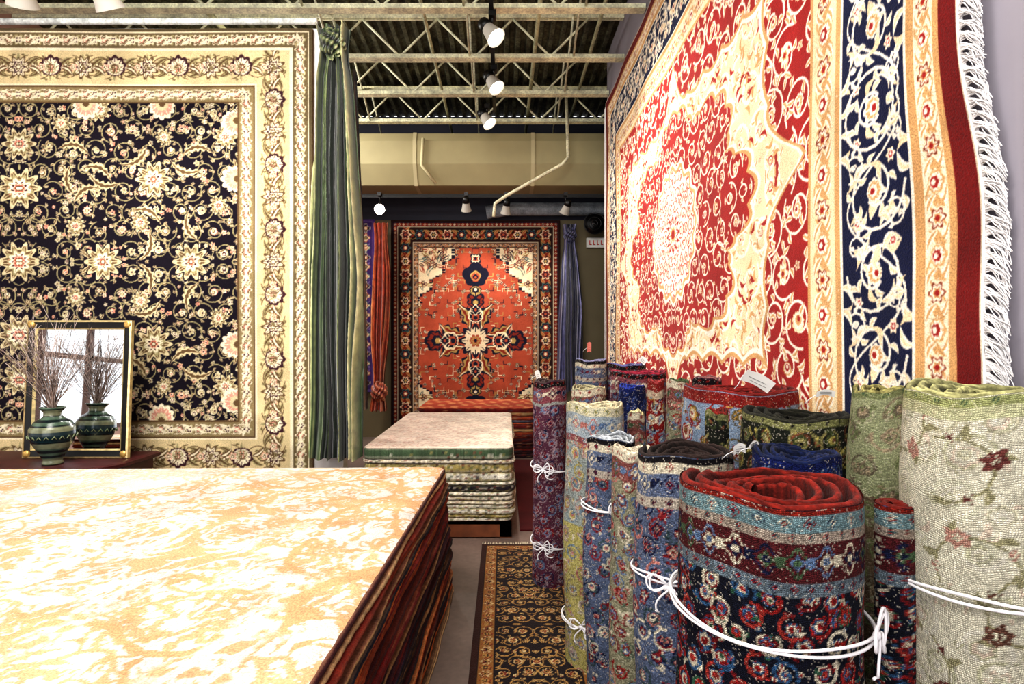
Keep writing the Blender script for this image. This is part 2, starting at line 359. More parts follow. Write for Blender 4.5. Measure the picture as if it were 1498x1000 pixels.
for (px,py,R) in ((280,383,.15),(150,383,.15),(225,262,.15),(30,275,.17),(30,210,.13),(30,385,.15),(110,330,.08),(205,325,.08),(320,300,.08),(90,180,.08),(330,200,.10),(240,200,.07),(145,160,.10)):
    x=(458-px)/F*4.5;y=(725-(765-py if py<383 else py))/F*4.5;y=min(y,H-y)
    cv.rosette(x,y,R*1.12,(blk,blk,blk,blk),n=10);cv.rosette(x,y,R,(bei,brn,(crm if px!=30 else pk),(sal if px==30 else ol)),n=10);cv.rosette(x,y,R*.66,(ol,crm,dk,gold),n=8,rot=.3);cv.rosette(x,y,R*.3,(crm,sal,brn,crm),n=6)
for x,y,r in ((.62,1.2,0),(.62,.75,.7),(1.2,.62,1.57),(1.8,.62,1.57)): cv.palm(x,y,.12,r,(crm,pk,bei,brn))
def mo(c,x,y,i,rot,wd):
    for k in (-1,1):
        a=rot+PI/2*k
        c.spiral(x+math.cos(a)*wd*.60,y+math.sin(a)*wd*.60,wd*.32,k,rot,.007,brn,ol,brn,step=4)
        c.leaf(x+math.cos(a)*wd*.25,y+math.sin(a)*wd*.25,wd*.45,wd*.06,a+.6,ol,brn);c.leaf(x+math.cos(a)*wd*.25,y+math.sin(a)*wd*.25,wd*.45,wd*.06,a-.6,brn,crm)
        c.rosette(x+math.cos(a)*wd*.62,y+math.sin(a)*wd*.62,wd*.11,(pk,crm,brn,crm),n=5)
        c.leaf(x+math.cos(rot)*wd*.38*k,y+math.sin(rot)*wd*.38*k,wd*.3,wd*.04,a+1,ol,None,bend=.3)
    if i%2: c.palm(x,y,wd*.36,rot,(dk,crm,ol,sal),n=6);c.rosette(x,y,wd*.15,(crm,brn,pk,crm))
    else: c.rosette(x,y,wd*.34,(brn,crm,ol,pk),n=9);c.rosette(x,y,wd*.18,(dk,crm,brn,crm),n=6)
def mg(c,x,y,i,rot,wd):
    c.rosette(x,y,wd*.34,((crm,brn,pk,crm) if i%2 else (ol,crm,dk,crm)),n=6)
    for k in (-1,1): c.leaf(x,y,wd*.5,wd*.08,rot+1.2*k,crm,None)
cv.border(.46,.60,(.55,.48,.34),brn,mg,.075,crm,.006,.012)
cv.border(.17,.46,gold,crm,mo,.25,brn,.007,.014)
cv.border(.03,.17,(.43,.37,.26),crm,mg,.075,(.75,.68,.50),.006,.012)
cv.frame(0,.03,(.36,.31,.22))
m=MB();a=blur(cv.full());x0=-5.15;X=np.arange(x0,-1.50,.0052);Z=np.arange(.28,3.985,.0052);XX,ZZ=np.meshgrid(X,Z)
C=sample(a,W,H,XX+6.16,ZZ-.28);P=np.zeros(XX.shape+(3,));P[...,0]=XX;P[...,2]=ZZ;P[...,1]=4.495+.006*np.sin(XX*3+ZZ)*np.sin(ZZ*2.1)
m.grid(P,C,0,True);m.box(x0,-1.502,4.503,4.515,.28,3.98,(.4,.3,.2));m.build('hanging_floral_rug',[M_pile])

# ================================================================== RIGHT WALL RUG
W,H=5.46,4.26
red=(.60,.10,.09);dred=(.42,.05,.05);crm=(.96,.92,.85);gd=(.80,.61,.40);lgd=(.93,.83,.67);navy=(.03,.06,.21);brr=(.50,.2,.12)
cv=Cv(W/2,H/2,320,lgd);g=np.random.default_rng(11)
fl=[(gd,crm,red,gd),(red,crm,gd,crm),(gd,crm,lgd,red)]
cv.field(1.1,1.1,W/2+.1,H/2+.1,.22,.018,crm,crm,gd,fl,g,fsz=.14,step=3,lsz=.45,extra=1)
for _ in range(220):
    x,y=g.uniform(1.1,W/2),g.uniform(1.1,H/2);cv.leaf(x,y,.08,.012,g.uniform(0,6.3),[red,gd,gd][g.integers(3)],None,bend=.3)
X=(np.arange(cv.W)+.5)/cv.res-W/2;Y=(np.arange(cv.H)+.5)/cv.res-H/2;X=X[None,:];Y=Y[:,None]
rr=np.hypot(X/1.42,Y/.93);tt=np.arctan2(Y/.93,X/1.42)
lob=.70+.21*np.abs(np.cos(4*tt))**.6+.05*np.abs(np.cos(16*tt))
c2=Cv(W/2,H/2,320,red);g=np.random.default_rng(5)
c2.field(1.0,1.0,W/2+.1,H/2+.1,.19,.010,crm,crm,gd,[(crm,gd,crm,red),(gd,crm,red,crm)],g,fsz=.15,step=5,lsz=.42,lw=.26,extra=1)
msk=(rr<lob);cv.a[msk]=c2.a[msk];edge=(rr>=lob)&(rr<lob+.025);cv.a[edge]=gd;edge=(rr>=lob+.025)&(rr<lob+.045);cv.a[edge]=crm
c3=Cv(W/2,H/2,320,crm);g=np.random.default_rng(9)
c3.field(.8,.8,W/2+.1,H/2+.1,.11,.008,(.72,.24,.18),(.76,.34,.26),None,[(red,crm,gd,crm),(gd,crm,red,crm)],g,fsz=.16,step=5,extra=1)
r0=np.hypot(X,Y);t0=np.arctan2(Y,X);wv=.95+.05*np.cos(16*t0);mk=r0<.50*wv;cv.a[mk]=c3.a[mk]
cv.a[(r0>=.48*wv)&(r0<.51*wv)]=gd;cv.a[(r0>=.51*wv)&(r0<.54*wv)]=crm
cv.rosette(W/2,H/2,.14,(red,crm,gd,red),n=12)
c4=Cv(W/2,H/2,320,red);g=np.random.default_rng(21)
c4.field(.8,.8,W/2+.1,H/2+.1,.25,.013,crm,crm,gd,[(crm,gd,crm,red),(gd,crm,red,crm),(lgd,crm,gd,red)],g,fsz=.22,step=4,lsz=.48,lw=.28)
XX=(np.arange(cv.W)+.5)/cv.res;YY=(np.arange(cv.H)+.5)/cv.res;sd=np.minimum(XX[None,:]+0*YY[:,None],YY[:,None]+0*XX[None,:])
vert=XX[None,:]<YY[:,None];al=np.where(vert,YY[:,None],XX[None,:]);dc0=np.where(vert,H/2-al,W/2-al)
inn=1.20+.05*np.abs(np.sin(al*PI/.30))-.34*np.clip(1-np.abs(dc0)/.30,0,1)**1.3
mk=(sd>=.85)&(sd<inn);cv.a[mk]=c4.a[mk];mk=(sd>=inn)&(sd<inn+.025);cv.a[mk]=gd;mk=(sd>=inn+.025)&(sd<inn+.05);cv.a[mk]=crm
def mgd(c,x,y,i,rot,wd):
    for k in (-1,1):
        a=rot+PI/2*k;c.leaf(x+math.cos(a)*wd*.22,y+math.sin(a)*wd*.22,wd*.5,wd*.08,a+.6,crm,gd);c.leaf(x+math.cos(a)*wd*.22,y+math.sin(a)*wd*.22,wd*.4,wd*.06,a-.7,gd,None)
    if i%2: c.palm(x,y,wd*.28,rot,(gd,crm,red,crm),n=4)
    else: c.rosette(x,y,wd*.24,(brr,crm,gd,red),n=6)
def mnv(c,x,y,i,rot,wd):
    h=1 if i%2 else -1
    c.spiral(x,y,wd*.38,h,rot,.012,crm,crm,lgd,turns=1.35,step=2,lsz=.36,lw=.24)
    c.palm(x,y,wd*.13,rot,(crm,gd,crm,red),n=5)
    a=rot+PI/2
    for k in (-1,1):
        bx,by=x+math.cos(a)*wd*.46*k,y+math.sin(a)*wd*.46*k
        for q in (-.3,.05,.32):
            c.leaf(bx+math.cos(rot)*wd*q,by+math.sin(rot)*wd*q,wd*.26,wd*.045,rot+1.1*k+q*5,crm,lgd,bend=.35)
            c.leaf(bx+math.cos(rot)*wd*q,by+math.sin(rot)*wd*q,wd*.2,wd*.035,rot+PI-.9*k+q*3,lgd,None,bend=-.35)
        c.rosette(bx+math.cos(rot)*wd*.22*k,by+math.sin(rot)*wd*.22*k,wd*.065,(lgd,crm,red,crm),n=6)
        c.spiral(bx-math.cos(rot)*wd*.25*k,by-math.sin(rot)*wd*.25*k,wd*.13,-h,rot+1,.009,crm,crm,None,turns=1.2,step=6,lsz=.6)
cv.border(.64,.85,(.93,.84,.68),gd,mgd,.14,gd,.010,.022)
cv.border(.24,.64,navy,gd,mnv,.30,crm,.010,.012,amp=.36)
cv.frame(.252,.265,crm);cv.frame(.615,.628,crm)
cv.border(.09,.24,(.94,.88,.76),gd,mgd,.11,gd,.008,.028)
cv.frame(.012,.09,dred);cv.frame(0,.012,(.9,.85,.75))
a=blur(cv.full())
cols=[];px=735+XR*F/1.50
while px>735+XR*F/6.96:
    cols.append(XR*F/(px-735));px-=.68
cols=np.array(cols+[6.96]);Z=np.concatenate([np.arange(.17,1.2,.01),np.arange(1.2,3.2,.0032),np.arange(3.2,4.43,.006)])
YY,ZZ=np.meshgrid(cols,Z);C=sample(a,W,H,YY-1.50,ZZ-.17)
near=np.clip((1.9-YY)/.4,0,1)
P=np.zeros(YY.shape+(3,));P[...,2]=ZZ
edge_shift=lambda z:.085*np.clip((z-1.45)/.85,0,1.2)+.008*np.sin(z*9)-.035
P[...,1]=YY+near*edge_shift(ZZ)
xsurf=lambda yy,zz,nr: XR-.03-.02*nr*(.5+.5*np.sin(zz*6))+.006*np.sin(yy*5+zz*3)
P[...,0]=xsurf(YY,ZZ,near)
m=MB();m.grid(P,C,0,True,flip=True);m.box(XR-.02,XR-.004,1.62,6.95,.17,4.42,(.5,.2,.15))
g=np.random.default_rng(2);wh=np.array((.96,.95,.95))
zb=np.arange(.4,3.6,.01);bb=np.linspace(0,1,4);ZB,BB=np.meshgrid(zb,bb)
P=np.stack([xsurf(1.5,ZB,1.0)-.004-.004*np.sin(ZB*60)*BB,1.502+edge_shift(ZB)-BB*(.016+.004*np.sin(ZB*37)),ZB-.01*BB],-1);m.grid(P,wh,1,True)
for z in np.arange(.5,3.5,.0032):
    for r in range(2):
        L=g.uniform(.040,.062);t=np.linspace(0,1,6);kn=round(z/.032)*.032-z
        y0_=1.492+edge_shift(z);dr=g.uniform(.03,.07);wv=g.uniform(-.006,.006);x0_=float(xsurf(1.5,z,1.0))-.004
        pts=np.stack([x0_-.008*np.sin(t*3)*g.uniform(-1,1.6)+.012*t,y0_-L*np.sin(t*1.5)+wv*np.sin(t*8),z+kn*.8*np.sin(t*PI)-dr*t**1.8],1)
        m.tube(pts,np.linspace(.0022,.0013,6),wh*g.uniform(.8,1),1,4,cap=False)
for z in np.arange(.2,4.4,.012):
    m.tube([(XR-.03,6.95,z),(XR-.035,7.03,z-.02)],.004,wh,1,4,cap=False)
m.build('hanging_medallion_rug',[M_pile,M_fringe])

# ================================================================== HERIZ (back wall)
W,H=2.64,3.76
rust=(.64,.29,.20);rst2=(.48,.16,.11);nv=(.09,.09,.16);dbr=(.17,.09,.08);cr=(.90,.82,.68);oc=(.66,.54,.32);tl=(.25,.36,.36)
cv=Cv(W/2,H/2,220,rust);g=np.random.default_rng(31)
for _ in range(110):
    x,y=g.uniform(.4,W/2),g.uniform(.4,H/2);a0=g.choice([0,PI/2,PI,-PI/2])
    cv.stroke([(x,y),(x+.09*math.cos(a0),y+.09*math.sin(a0)),(x+.09*math.cos(a0)+.05*math.cos(a0+1.57),y+.09*math.sin(a0)+.05*math.sin(a0+1.57))],.010,[nv,cr,oc][g.integers(3)])
    cv.rosette(x,y,.028,[(nv,cr,rust,nv),(cr,nv,oc,cr),(oc,nv,cr,rust)][g.integers(3)],n=4)
X=(np.arange(cv.W)+.5)/cv.res;Y=(np.arange(cv.H)+.5)/cv.res
st=lambda v,s:np.round(v/s)*s
dd=st(X[None,:]-.42,.05)*1.0+st(Y[:,None]-.42,.05)*.72
sp=dd<.64+.05*np.sin(Y[:,None]*25);cv.a[sp]=nv;sp2=dd<.605+.05*np.sin(Y[:,None]*25);cv.a[sp2]=cr
for _ in range(85):
    x,y=.42+g.uniform(0,.6),.42+g.uniform(0,.8)
    if (x-.42)*1.0+(y-.42)*.72<.54:
        cv.leaf(x,y,.14,.026,g.uniform(0,6.3),[rust,nv,oc,tl,rust][g.integers(5)],cr);cv.rosette(x,y,.035,(rust,nv,cr,oc),n=6)
cx,cy=W/2,H/2
for k in range(8):
    a0=k*PI/4
    if k%2==0: continue
    for o in (-.30,.30):
        cv.leaf(cx+.2*math.cos(a0+o),cy+.2*math.sin(a0+o),.44,.12,a0+o*1.2,nv,cr,bend=.12*np.sign(o),ser=3);cv.leaf(cx+.24*math.cos(a0+o),cy+.24*math.sin(a0+o),.36,.07,a0+o*1.2,oc,rst2,bend=.12*np.sign(o),ser=3)
for a0,R in ((PI,.17),(-PI/2,.15)):
    for q,sc in ((.38,1),(.62,1.15)): cv.palm(cx+q*math.cos(a0),cy+q*math.sin(a0),R*sc,a0,(nv,rst2,nv,oc) if q>.5 else (cr,nv,rust,nv),n=4)
    cv.rosette(cx+.48*math.cos(a0),cy+.48*math.sin(a0),.09,(cr,nv,nv,rust),n=4)
cv.rosette(cx,cy,.27,(nv,cr,rst2,cr),n=8,rot=0);cv.rosette(cx,cy,.19,(cr,cr,rust,nv),n=8,rot=.3);cv.rosette(cx,cy,.1,(rust,oc,rust,nv),n=6)
cv.palm(cx,cy-1.0,.24,-PI/2,(nv,nv,nv,rust),n=3);cv.palm(cx,cy-1.0,.1,-PI/2,(oc,rust,nv,rust),n=3);cv.palm(cx,cy-.78,.12,PI/2,(nv,oc,nv,cr),n=4);cv.rosette(cx,cy-1.28,.1,(nv,cr,rust,nv),n=5)
def mh(c,x,y,i,rot,wd):
    c.rosette(x,y,wd*.36,[(cr,rst2,nv,rust),(tl,nv,rust,cr),(rst2,cr,nv,oc)][i%3],n=6)
    for k in (-1,1):
        a=rot+PI/2*k;c.leaf(x+math.cos(a)*wd*.3,y+math.sin(a)*wd*.3,wd*.45,wd*.09,a+.7,oc,rust);c.leaf(x+math.cos(a)*wd*.3,y+math.sin(a)*wd*.3,wd*.35,wd*.07,a-.8,rst2,None)
def ms(c,x,y,i,rot,wd): c.rosette(x,y,wd*.34,[(cr,nv,rust,cr),(rust,cr,nv,oc),(tl,cr,rust,cr)][i%3],n=4)
cv.border(.35,.43,(.60,.42,.28),nv,ms,.065,nv,.008,.01)
cv.border(.10,.35,dbr,cr,mh,.22,oc,.010,.008)
cv.border(.03,.10,rst2,nv,ms,.065,None,.008,.01);cv.frame(0,.03,dbr)
m=wallrug_front('h',cv,-1.74,.90,.02,3.40,8.86,.008,fullh=3.76);m.build('hanging_heriz_rug',[M_pile])
pu=(.32,.22,.48);cv=Cv(1.25,1.35,120,pu);g=np.random.default_rng(4)
cv.field(.2,.2,1.3,1.4,.2,.012,(.6,.5,.7),(.75,.65,.75),None,[((.7,.5,.6),pu,(.8,.75,.7),(.5,.2,.3))],g)
cv.border(.03,.25,(.25,.16,.38),(.7,.6,.7),ms,.15,(.6,.5,.7),.01)
m=wallrug_front('p',cv,-4.5,-2.0,.72,3.42,8.88,.014);m.build('hanging_purple_rug',[M_pile])

# ================================================================== CURTAINS
def curtain(name,y,prof,folds,amp,cols,knot=None,seed=1,nu=320,nvv=140,lift=0.0):
    g=np.random.default_rng(seed);prof=sorted(prof);z=np.array([p[0] for p in prof]);xl=np.array([p[1] for p in prof]);xr=np.array([p[2] for p in prof])
    Z=np.linspace(z[0],z[-1],nvv);sm=lambda q:np.convolve(np.pad(np.interp(Z,z,q),5,mode='edge'),np.ones(11)/11,'valid')
    XLn=sm(xl);XRn=sm(xr);u=np.linspace(0,1,nu)
    uu,ZZ=np.meshgrid(u,Z);w=(XRn-XLn)[:,None];ph=g.uniform(0,6)
    m=MB();cols=np.array(cols,float);tz=(ZZ-z[0])/(z[-1]-z[0])
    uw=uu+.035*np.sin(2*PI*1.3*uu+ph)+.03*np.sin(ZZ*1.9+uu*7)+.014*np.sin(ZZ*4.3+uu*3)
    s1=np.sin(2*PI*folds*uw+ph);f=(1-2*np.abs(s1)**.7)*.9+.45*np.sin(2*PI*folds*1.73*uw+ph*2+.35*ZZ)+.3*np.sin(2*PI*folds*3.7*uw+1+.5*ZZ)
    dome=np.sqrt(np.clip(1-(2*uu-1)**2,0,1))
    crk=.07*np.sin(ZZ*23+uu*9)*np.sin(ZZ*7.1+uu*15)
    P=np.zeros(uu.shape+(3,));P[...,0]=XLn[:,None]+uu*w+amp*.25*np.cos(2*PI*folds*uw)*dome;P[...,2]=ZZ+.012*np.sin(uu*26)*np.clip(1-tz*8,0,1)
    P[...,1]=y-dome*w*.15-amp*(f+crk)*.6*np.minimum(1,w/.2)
    streak=np.interp(uw.ravel(),np.linspace(-.1,1.1,90),g.uniform(-.35,.35,90)).reshape(uw.shape)  # silk sheen painted as random light and dark streaks
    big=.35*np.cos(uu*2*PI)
    k=np.clip((f+1.1)/2.5+streak*.8+big*.8+lift,0,1)*(len(cols)-1);i=np.clip(k.astype(int),0,len(cols)-2);fr=(k-i)[...,None]  # fold shadows and silk highlights painted into the colour ramp
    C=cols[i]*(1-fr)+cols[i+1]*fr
    m.grid(P,C,0,True)
    Q=P.copy();Q[...,1]=y+.05+dome*w*.02;m.grid(Q[:, ::8],cols[0],0,True,flip=True)
    if knot:
        kx,kz,kr=knot;a=np.linspace(0,2*PI,110,endpoint=False);b=np.linspace(-PI/2,PI/2,60);A,B=np.meshgrid(a,b)
        rd=.14*np.abs(np.sin(6*A+4*B+ph))+.09*np.sin(4*A-7*B)+.07*np.sin(13*A+9*B)
        R=kr*(.86+rd)
        P=np.stack([kx+R*np.cos(A)*np.cos(B)*.95,y-.03-R*np.sin(A)*np.cos(B)*.8,kz+R*np.sin(B)*(1.0+.15*np.sin(3*A))],-1)
        ck=np.clip(.15+3.2*rd,0,1)*(len(cols)-1);i=np.clip(ck.astype(int),0,len(cols)-2);fr=(ck-i)[...,None]  # knot creases painted dark and ridges pale with the same ramp
        m.grid(P,(cols[i]*(1-fr)+cols[i+1]*fr)*.8,0,True,None,True)
    return m.build(name,[M_silk])
def zx(py,d): return 1.5+(500-py)*d/F
def xx_(px,d): return (px-735)*d/F
d=4.3
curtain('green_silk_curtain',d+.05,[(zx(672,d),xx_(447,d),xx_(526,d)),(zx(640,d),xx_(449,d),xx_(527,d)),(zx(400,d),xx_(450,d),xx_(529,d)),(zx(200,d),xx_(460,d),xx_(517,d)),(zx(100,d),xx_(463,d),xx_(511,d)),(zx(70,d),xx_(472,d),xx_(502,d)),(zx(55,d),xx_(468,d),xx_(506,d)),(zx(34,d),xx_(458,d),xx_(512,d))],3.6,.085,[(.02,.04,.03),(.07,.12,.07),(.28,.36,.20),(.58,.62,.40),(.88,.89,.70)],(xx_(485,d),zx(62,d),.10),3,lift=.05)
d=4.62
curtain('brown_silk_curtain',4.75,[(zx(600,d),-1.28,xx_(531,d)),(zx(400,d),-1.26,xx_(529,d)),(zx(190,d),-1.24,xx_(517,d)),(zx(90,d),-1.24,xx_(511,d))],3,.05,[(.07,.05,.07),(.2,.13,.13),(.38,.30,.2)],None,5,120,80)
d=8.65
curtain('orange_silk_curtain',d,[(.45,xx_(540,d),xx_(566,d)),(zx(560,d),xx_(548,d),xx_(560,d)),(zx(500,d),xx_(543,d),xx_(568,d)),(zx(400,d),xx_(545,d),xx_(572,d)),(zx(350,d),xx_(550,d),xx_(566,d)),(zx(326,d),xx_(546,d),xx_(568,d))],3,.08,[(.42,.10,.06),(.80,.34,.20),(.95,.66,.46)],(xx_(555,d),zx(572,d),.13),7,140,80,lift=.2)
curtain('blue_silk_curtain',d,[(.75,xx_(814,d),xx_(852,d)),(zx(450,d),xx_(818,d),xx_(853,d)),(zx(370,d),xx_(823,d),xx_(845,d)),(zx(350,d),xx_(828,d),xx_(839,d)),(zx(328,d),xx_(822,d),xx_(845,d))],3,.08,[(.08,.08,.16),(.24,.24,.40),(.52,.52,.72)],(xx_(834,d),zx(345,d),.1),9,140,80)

# ================================================================== RUG STACKS
def stack(name,poly,z0,z1,n,palette,topfn,seed,bulge=.06,speck=0.0,cell=.02,rnd=.12,base=None,jit=.015,thick=None,topcell=.012):
    g=np.random.default_rng(seed);poly=np.array(poly,float);c=poly.mean(0)
    pts=[];k=len(poly)
    for i in range(k):
        p=poly[i];a=poly[i-1];b=poly[(i+1)%k];da=(a-p)/np.linalg.norm(a-p);db=(b-p)/np.linalg.norm(b-p)
        for t in np.linspace(0,1,7): q=(1-t)**2*(p+da*rnd)+2*t*(1-t)*p+t*t*(p+db*rnd);pts.append(q)
    pts.append(pts[0]);pts=np.array(pts);sl=np.r_[0,np.cumsum(np.linalg.norm(np.diff(pts,axis=0),axis=1))]
    S=np.arange(0,sl[-1],cell);X=np.interp(S,sl,pts[:,0]);Y=np.interp(S,sl,pts[:,1])
    T=np.stack([np.roll(X,-1)-np.roll(X,1),np.roll(Y,-1)-np.roll(Y,1)],1);T/=np.linalg.norm(T,axis=1,keepdims=True)
    Nn=np.stack([T[:,1],-T[:,0]],1)
    if (Nn[0]@(np.array([X[0],Y[0]])-c))<0: Nn=-Nn
    m=MB()
    th=g.uniform(.6,1.4,n) if thick is None else np.array(thick,float);n=len(th);th=th/th.sum()*(z1-z0);zb=z1-np.cumsum(th);zt=zb+th
    for i in range(n):
        t=(z1-zb[i])/(z1-z0);off=bulge*math.sqrt(t)+g.uniform(-jit,jit)*(i>0)
        wv=(jit*.6*np.sin(S*g.uniform(2,5)+g.uniform(0,6))+jit*.3*np.sin(S*g.uniform(9,16)+g.uniform(0,6)))*(i>0)+g.normal(0,.0008,len(S))
        A=np.linspace(-PI/2,PI/2,8);rows=[]
        colA=np.array(palette[g.integers(len(palette))],float);colB=np.array(palette[g.integers(len(palette))],float)
        C=np.zeros((10,len(S),3))
        for r,a in enumerate(np.r_[-PI/2,A,PI/2]):
            inn_=r in (0,9)
            rad=off+wv-min(th[i],.03)*.5*(1-math.cos(a))
            z=(zb[i]+zt[i])/2+math.sin(a)*th[i]*.49*(.6 if inn_ else 1)
            xx=X+Nn[:,0]*rad;yy=Y+Nn[:,1]*rad
            if inn_: xx=c[0]+(xx-c[0])*.93;yy=c[1]+(yy-c[1])*.93
            rows.append(np.stack([xx,yy,np.full(len(S),z)],1))
            C[r]=colA if 3<r<7 else colA*.55+colB*.45
        if speck:
            pc=np.array(palette)[g.integers(len(palette),size=(10,len(S)//2+1))].repeat(2,1)[:,:len(S)]
            mk=(g.random((10,len(S)//2+1))<speck*(.3 if i in (0,) else 1)).repeat(2,1)[:,:len(S)];C[mk]=C[mk]*.35+pc[mk]*.65
        C=C*(1+g.normal(0,.08,(1,len(S),1)))
        m.grid(np.array(rows),np.clip(C,0,1),0,True,None,True)
    a,b,c_,d_=poly
    nu=int(max(np.linalg.norm(b-a),.1)/topcell);nvv=int(np.linalg.norm(d_-a)/topcell)
    u=np.linspace(0,1,nu);v=np.linspace(0,1,nvv);U,Vv=np.meshgrid(u,v)
    rU=.5+(U-.5)*(1-.5*rnd/np.linalg.norm(b-a)*np.clip((np.abs(Vv-.5)*2-.97)/.03,0,1));rV=.5+(Vv-.5)*(1-.5*rnd/np.linalg.norm(d_-a)*np.clip((np.abs(U-.5)*2-.97)/.03,0,1))
    Q=(a*(1-rU[...,None])+b*rU[...,None])*(1-rV[...,None])+(d_*(1-rU[...,None])+c_*rU[...,None])*rV[...,None]
    Lu=np.linalg.norm(b-a);Lv=np.linalg.norm(d_-a);e=np.minimum(np.minimum(U,1-U)*Lu,np.minimum(Vv,1-Vv)*Lv)
    z=z1+.009-.010*np.clip(1-e/.05,0,1)**2+.003*np.sin(Q[...,0]*5+Q[...,1]*3)*np.clip(e/.1,0,1)
    m.grid(np.concatenate([Q,z[...,None]],-1),topfn(U*Lu,Vv*Lv,Lu,Lv,Q),1,True)
    if base:
        x0,x1,y0,y1,zz=base
        for k in range(5):
            m.box(x0,x1,y0+k*(y1-y0)/5,y0+(k+.8)*(y1-y0)/5,zz-.025,zz,(.40,.22,.12),2)
        for k in range(3):
            q=x0+k*(x1-x0-.09)/2;m.box(q,q+.09,y0,y1,0,zz-.025,(.36,.20,.11),2)
        m.box(x0,x1,y0,y0+.02,0.01,zz,(.46,.26,.15),2)
    return m
wht=(.91,.89,.86);pch=(.89,.72,.54);pch2=(.88,.69,.50)
g=np.random.default_rng(44);cvd=Cv(1.75,1.6,280,wht)
def damq(cv,x,y,S,rot,c,c2):
    cv.palm(x,y,S*.30,rot,(c,c2,c,c2),n=6)
    for k in (-1,1):
        for q,l in ((.5,.58),(1.1,.50),(1.8,.44),(2.5,.38)):
            cv.leaf(x,y,S*l,S*.055,rot+k*q,c,None,bend=.28*k,ser=5)
yv=0;j=0
while yv<1.7:
    xv=.17*(j%2)
    while xv<1.8:
        r=g.uniform(0,6.3);px_,py_=xv+g.uniform(-.05,.05),yv+g.uniform(-.05,.05)
        damq(cvd,px_,py_,.38,r,pch,wht)
        cvd.spiral(px_+.15,py_+.09,.14,1,r,.018,pch,pch,wht,step=3,lsz=.5,lw=.35)
        for _ in range(4): cvd.leaf(px_+g.uniform(-.17,.17),py_+g.uniform(-.17,.17),g.uniform(.06,.14),.015,g.uniform(0,6.3),[pch,pch2,wht][g.integers(3)],None,bend=.3,ser=2)
        xv+=.33
    yv+=.29;j+=1
def vine(cv,x,y,a,n,w,c,k):
    P=[(x,y)]
    for i in range(n): a+=k*math.sin(i*.22)+g.uniform(-.12,.12);x+=.03*math.cos(a);y+=.03*math.sin(a);P.append((x,y))
    cv.stroke(P,w,c);return P
for _ in range(8):
    P_=vine(cvd,g.uniform(0,1.7),g.uniform(0,1.6),g.uniform(0,6.3),60,.030,pch2,.12)
    for i in range(3,60,4): cvd.leaf(P_[i][0],P_[i][1],.11,.022,g.uniform(0,6.3),pch2,None,bend=.3,ser=3)
for _ in range(8): vine(cvd,g.uniform(0,1.7),g.uniform(0,1.6),g.uniform(0,6.3),50,.011,wht,.12)
dam=cvd.full()
def top1(U,V,Lu,Lv,Q):
    wx=.05*(vnoise(U+9,V+9,5,1)-.5)+.018*(vnoise(U+9,V+9,19,2)-.5)+.006*(vnoise(U+9,V+9,60,5)-.5);wy=.05*(vnoise(U+9,V+9,5,3)-.5)+.018*(vnoise(U+9,V+9,19,4)-.5)+.006*(vnoise(U+9,V+9,60,6)-.5)
    C=sample(dam,3.5,3.2,np.clip(U+wx,0,3.49),np.clip(V+wy,0,3.19))
    isw=(np.abs(C-np.array(wht)).sum(-1,keepdims=True)<.02)
    n=vnoise(U+7,V+3,1.3,8)*.7+vnoise(U,V,6,9)*.25+vnoise(U,V,40,10)*.05
    w=np.clip((n-.62)/.02,0,1)[...,None];inv=np.array(pch)*isw+np.array(wht)*(1-isw)
    C=C*(1-w)+inv*w
    f=np.clip((.40-n)/.12,0,1)[...,None]*.55;C=C*(1-f)+np.array(wht)*f
    return C
pal=[(.40,.07,.06),(.60,.27,.14),(.12,.06,.08),(.10,.11,.18),(.62,.48,.32),(.46,.12,.11),(.28,.11,.09),(.80,.66,.48),(.26,.07,.09),(.74,.40,.2),(.5,.2,.12),(.2,.07,.07)]
m=stack('s',[(-3.7,.6),(-.454,.6),(-.35,3.44),(-3.7,3.38)],0.0,.74,36,pal,top1,5,bulge=.055,jit=.010,topcell=.0052,rnd=.05)
m.build('rug_stack',[M_pile,M_pile,M_wood])
cvt=Cv(1.3,2.3,110,(.86,.82,.75));g=np.random.default_rng(77)
cvt.field(.1,.1,1.3,2.3,.15,.012,(.76,.66,.60),(.78,.73,.66),(.86,.83,.77),[((.76,.62,.56),(.86,.83,.78),(.72,.66,.6),(.86,.83,.78))],g)
def top2(U,V,Lu,Lv,Q):
    C=sample(cvt.a,1.3,2.3,U,V);w=np.clip((Q[...,0]+.9)/.9,0,1)[...,None];return np.clip(C*(.92+.08*w)+np.array([.05,-.01,-.01])*(1-w)*.6,0,1)
p2=[(.86,.83,.76),(.80,.76,.68),(.26,.33,.24),(.62,.56,.34),(.14,.12,.14),(.45,.22,.18),(.82,.80,.74),(.45,.42,.3)]
m=stack('s',[(-1.07,4.33),(.08,4.33),(.1,6.5),(-1.07,6.5)],.13,.69,12,p2,top2,9,bulge=.01,speck=.45,cell=.011,jit=.013,thick=[1.7,.6,1.4,1.3,.5,1.0,.6,.8,.5,.6,.8,.6,.5],rnd=.08,base=(-1.05,.07,4.34,6.5,.13))
m.build('rug_stack',[M_pile,M_pile,M_wood])
def top3(U,V,Lu,Lv,Q):
    a=np.array([(.66,.26,.16),(.8,.5,.32),(.45,.12,.1)]);k=((np.sin(U*18)*np.sin(V*15)+np.sin(U*41+V*9)*.6)>.35).astype(int);return a[k]
m=stack('s',[(-1.1,7.35),(.42,7.35),(.42,8.5),(-1.1,8.5)],0,.64,15,[(.5,.15,.1),(.6,.28,.18),(.2,.12,.14),(.3,.3,.35),(.62,.5,.35),(.36,.1,.1)],top3,13,bulge=.02,speck=.3,cell=.03,topcell=.03,jit=.01)
m.build('rug_stack',[M_pile,M_pile,M_wood])

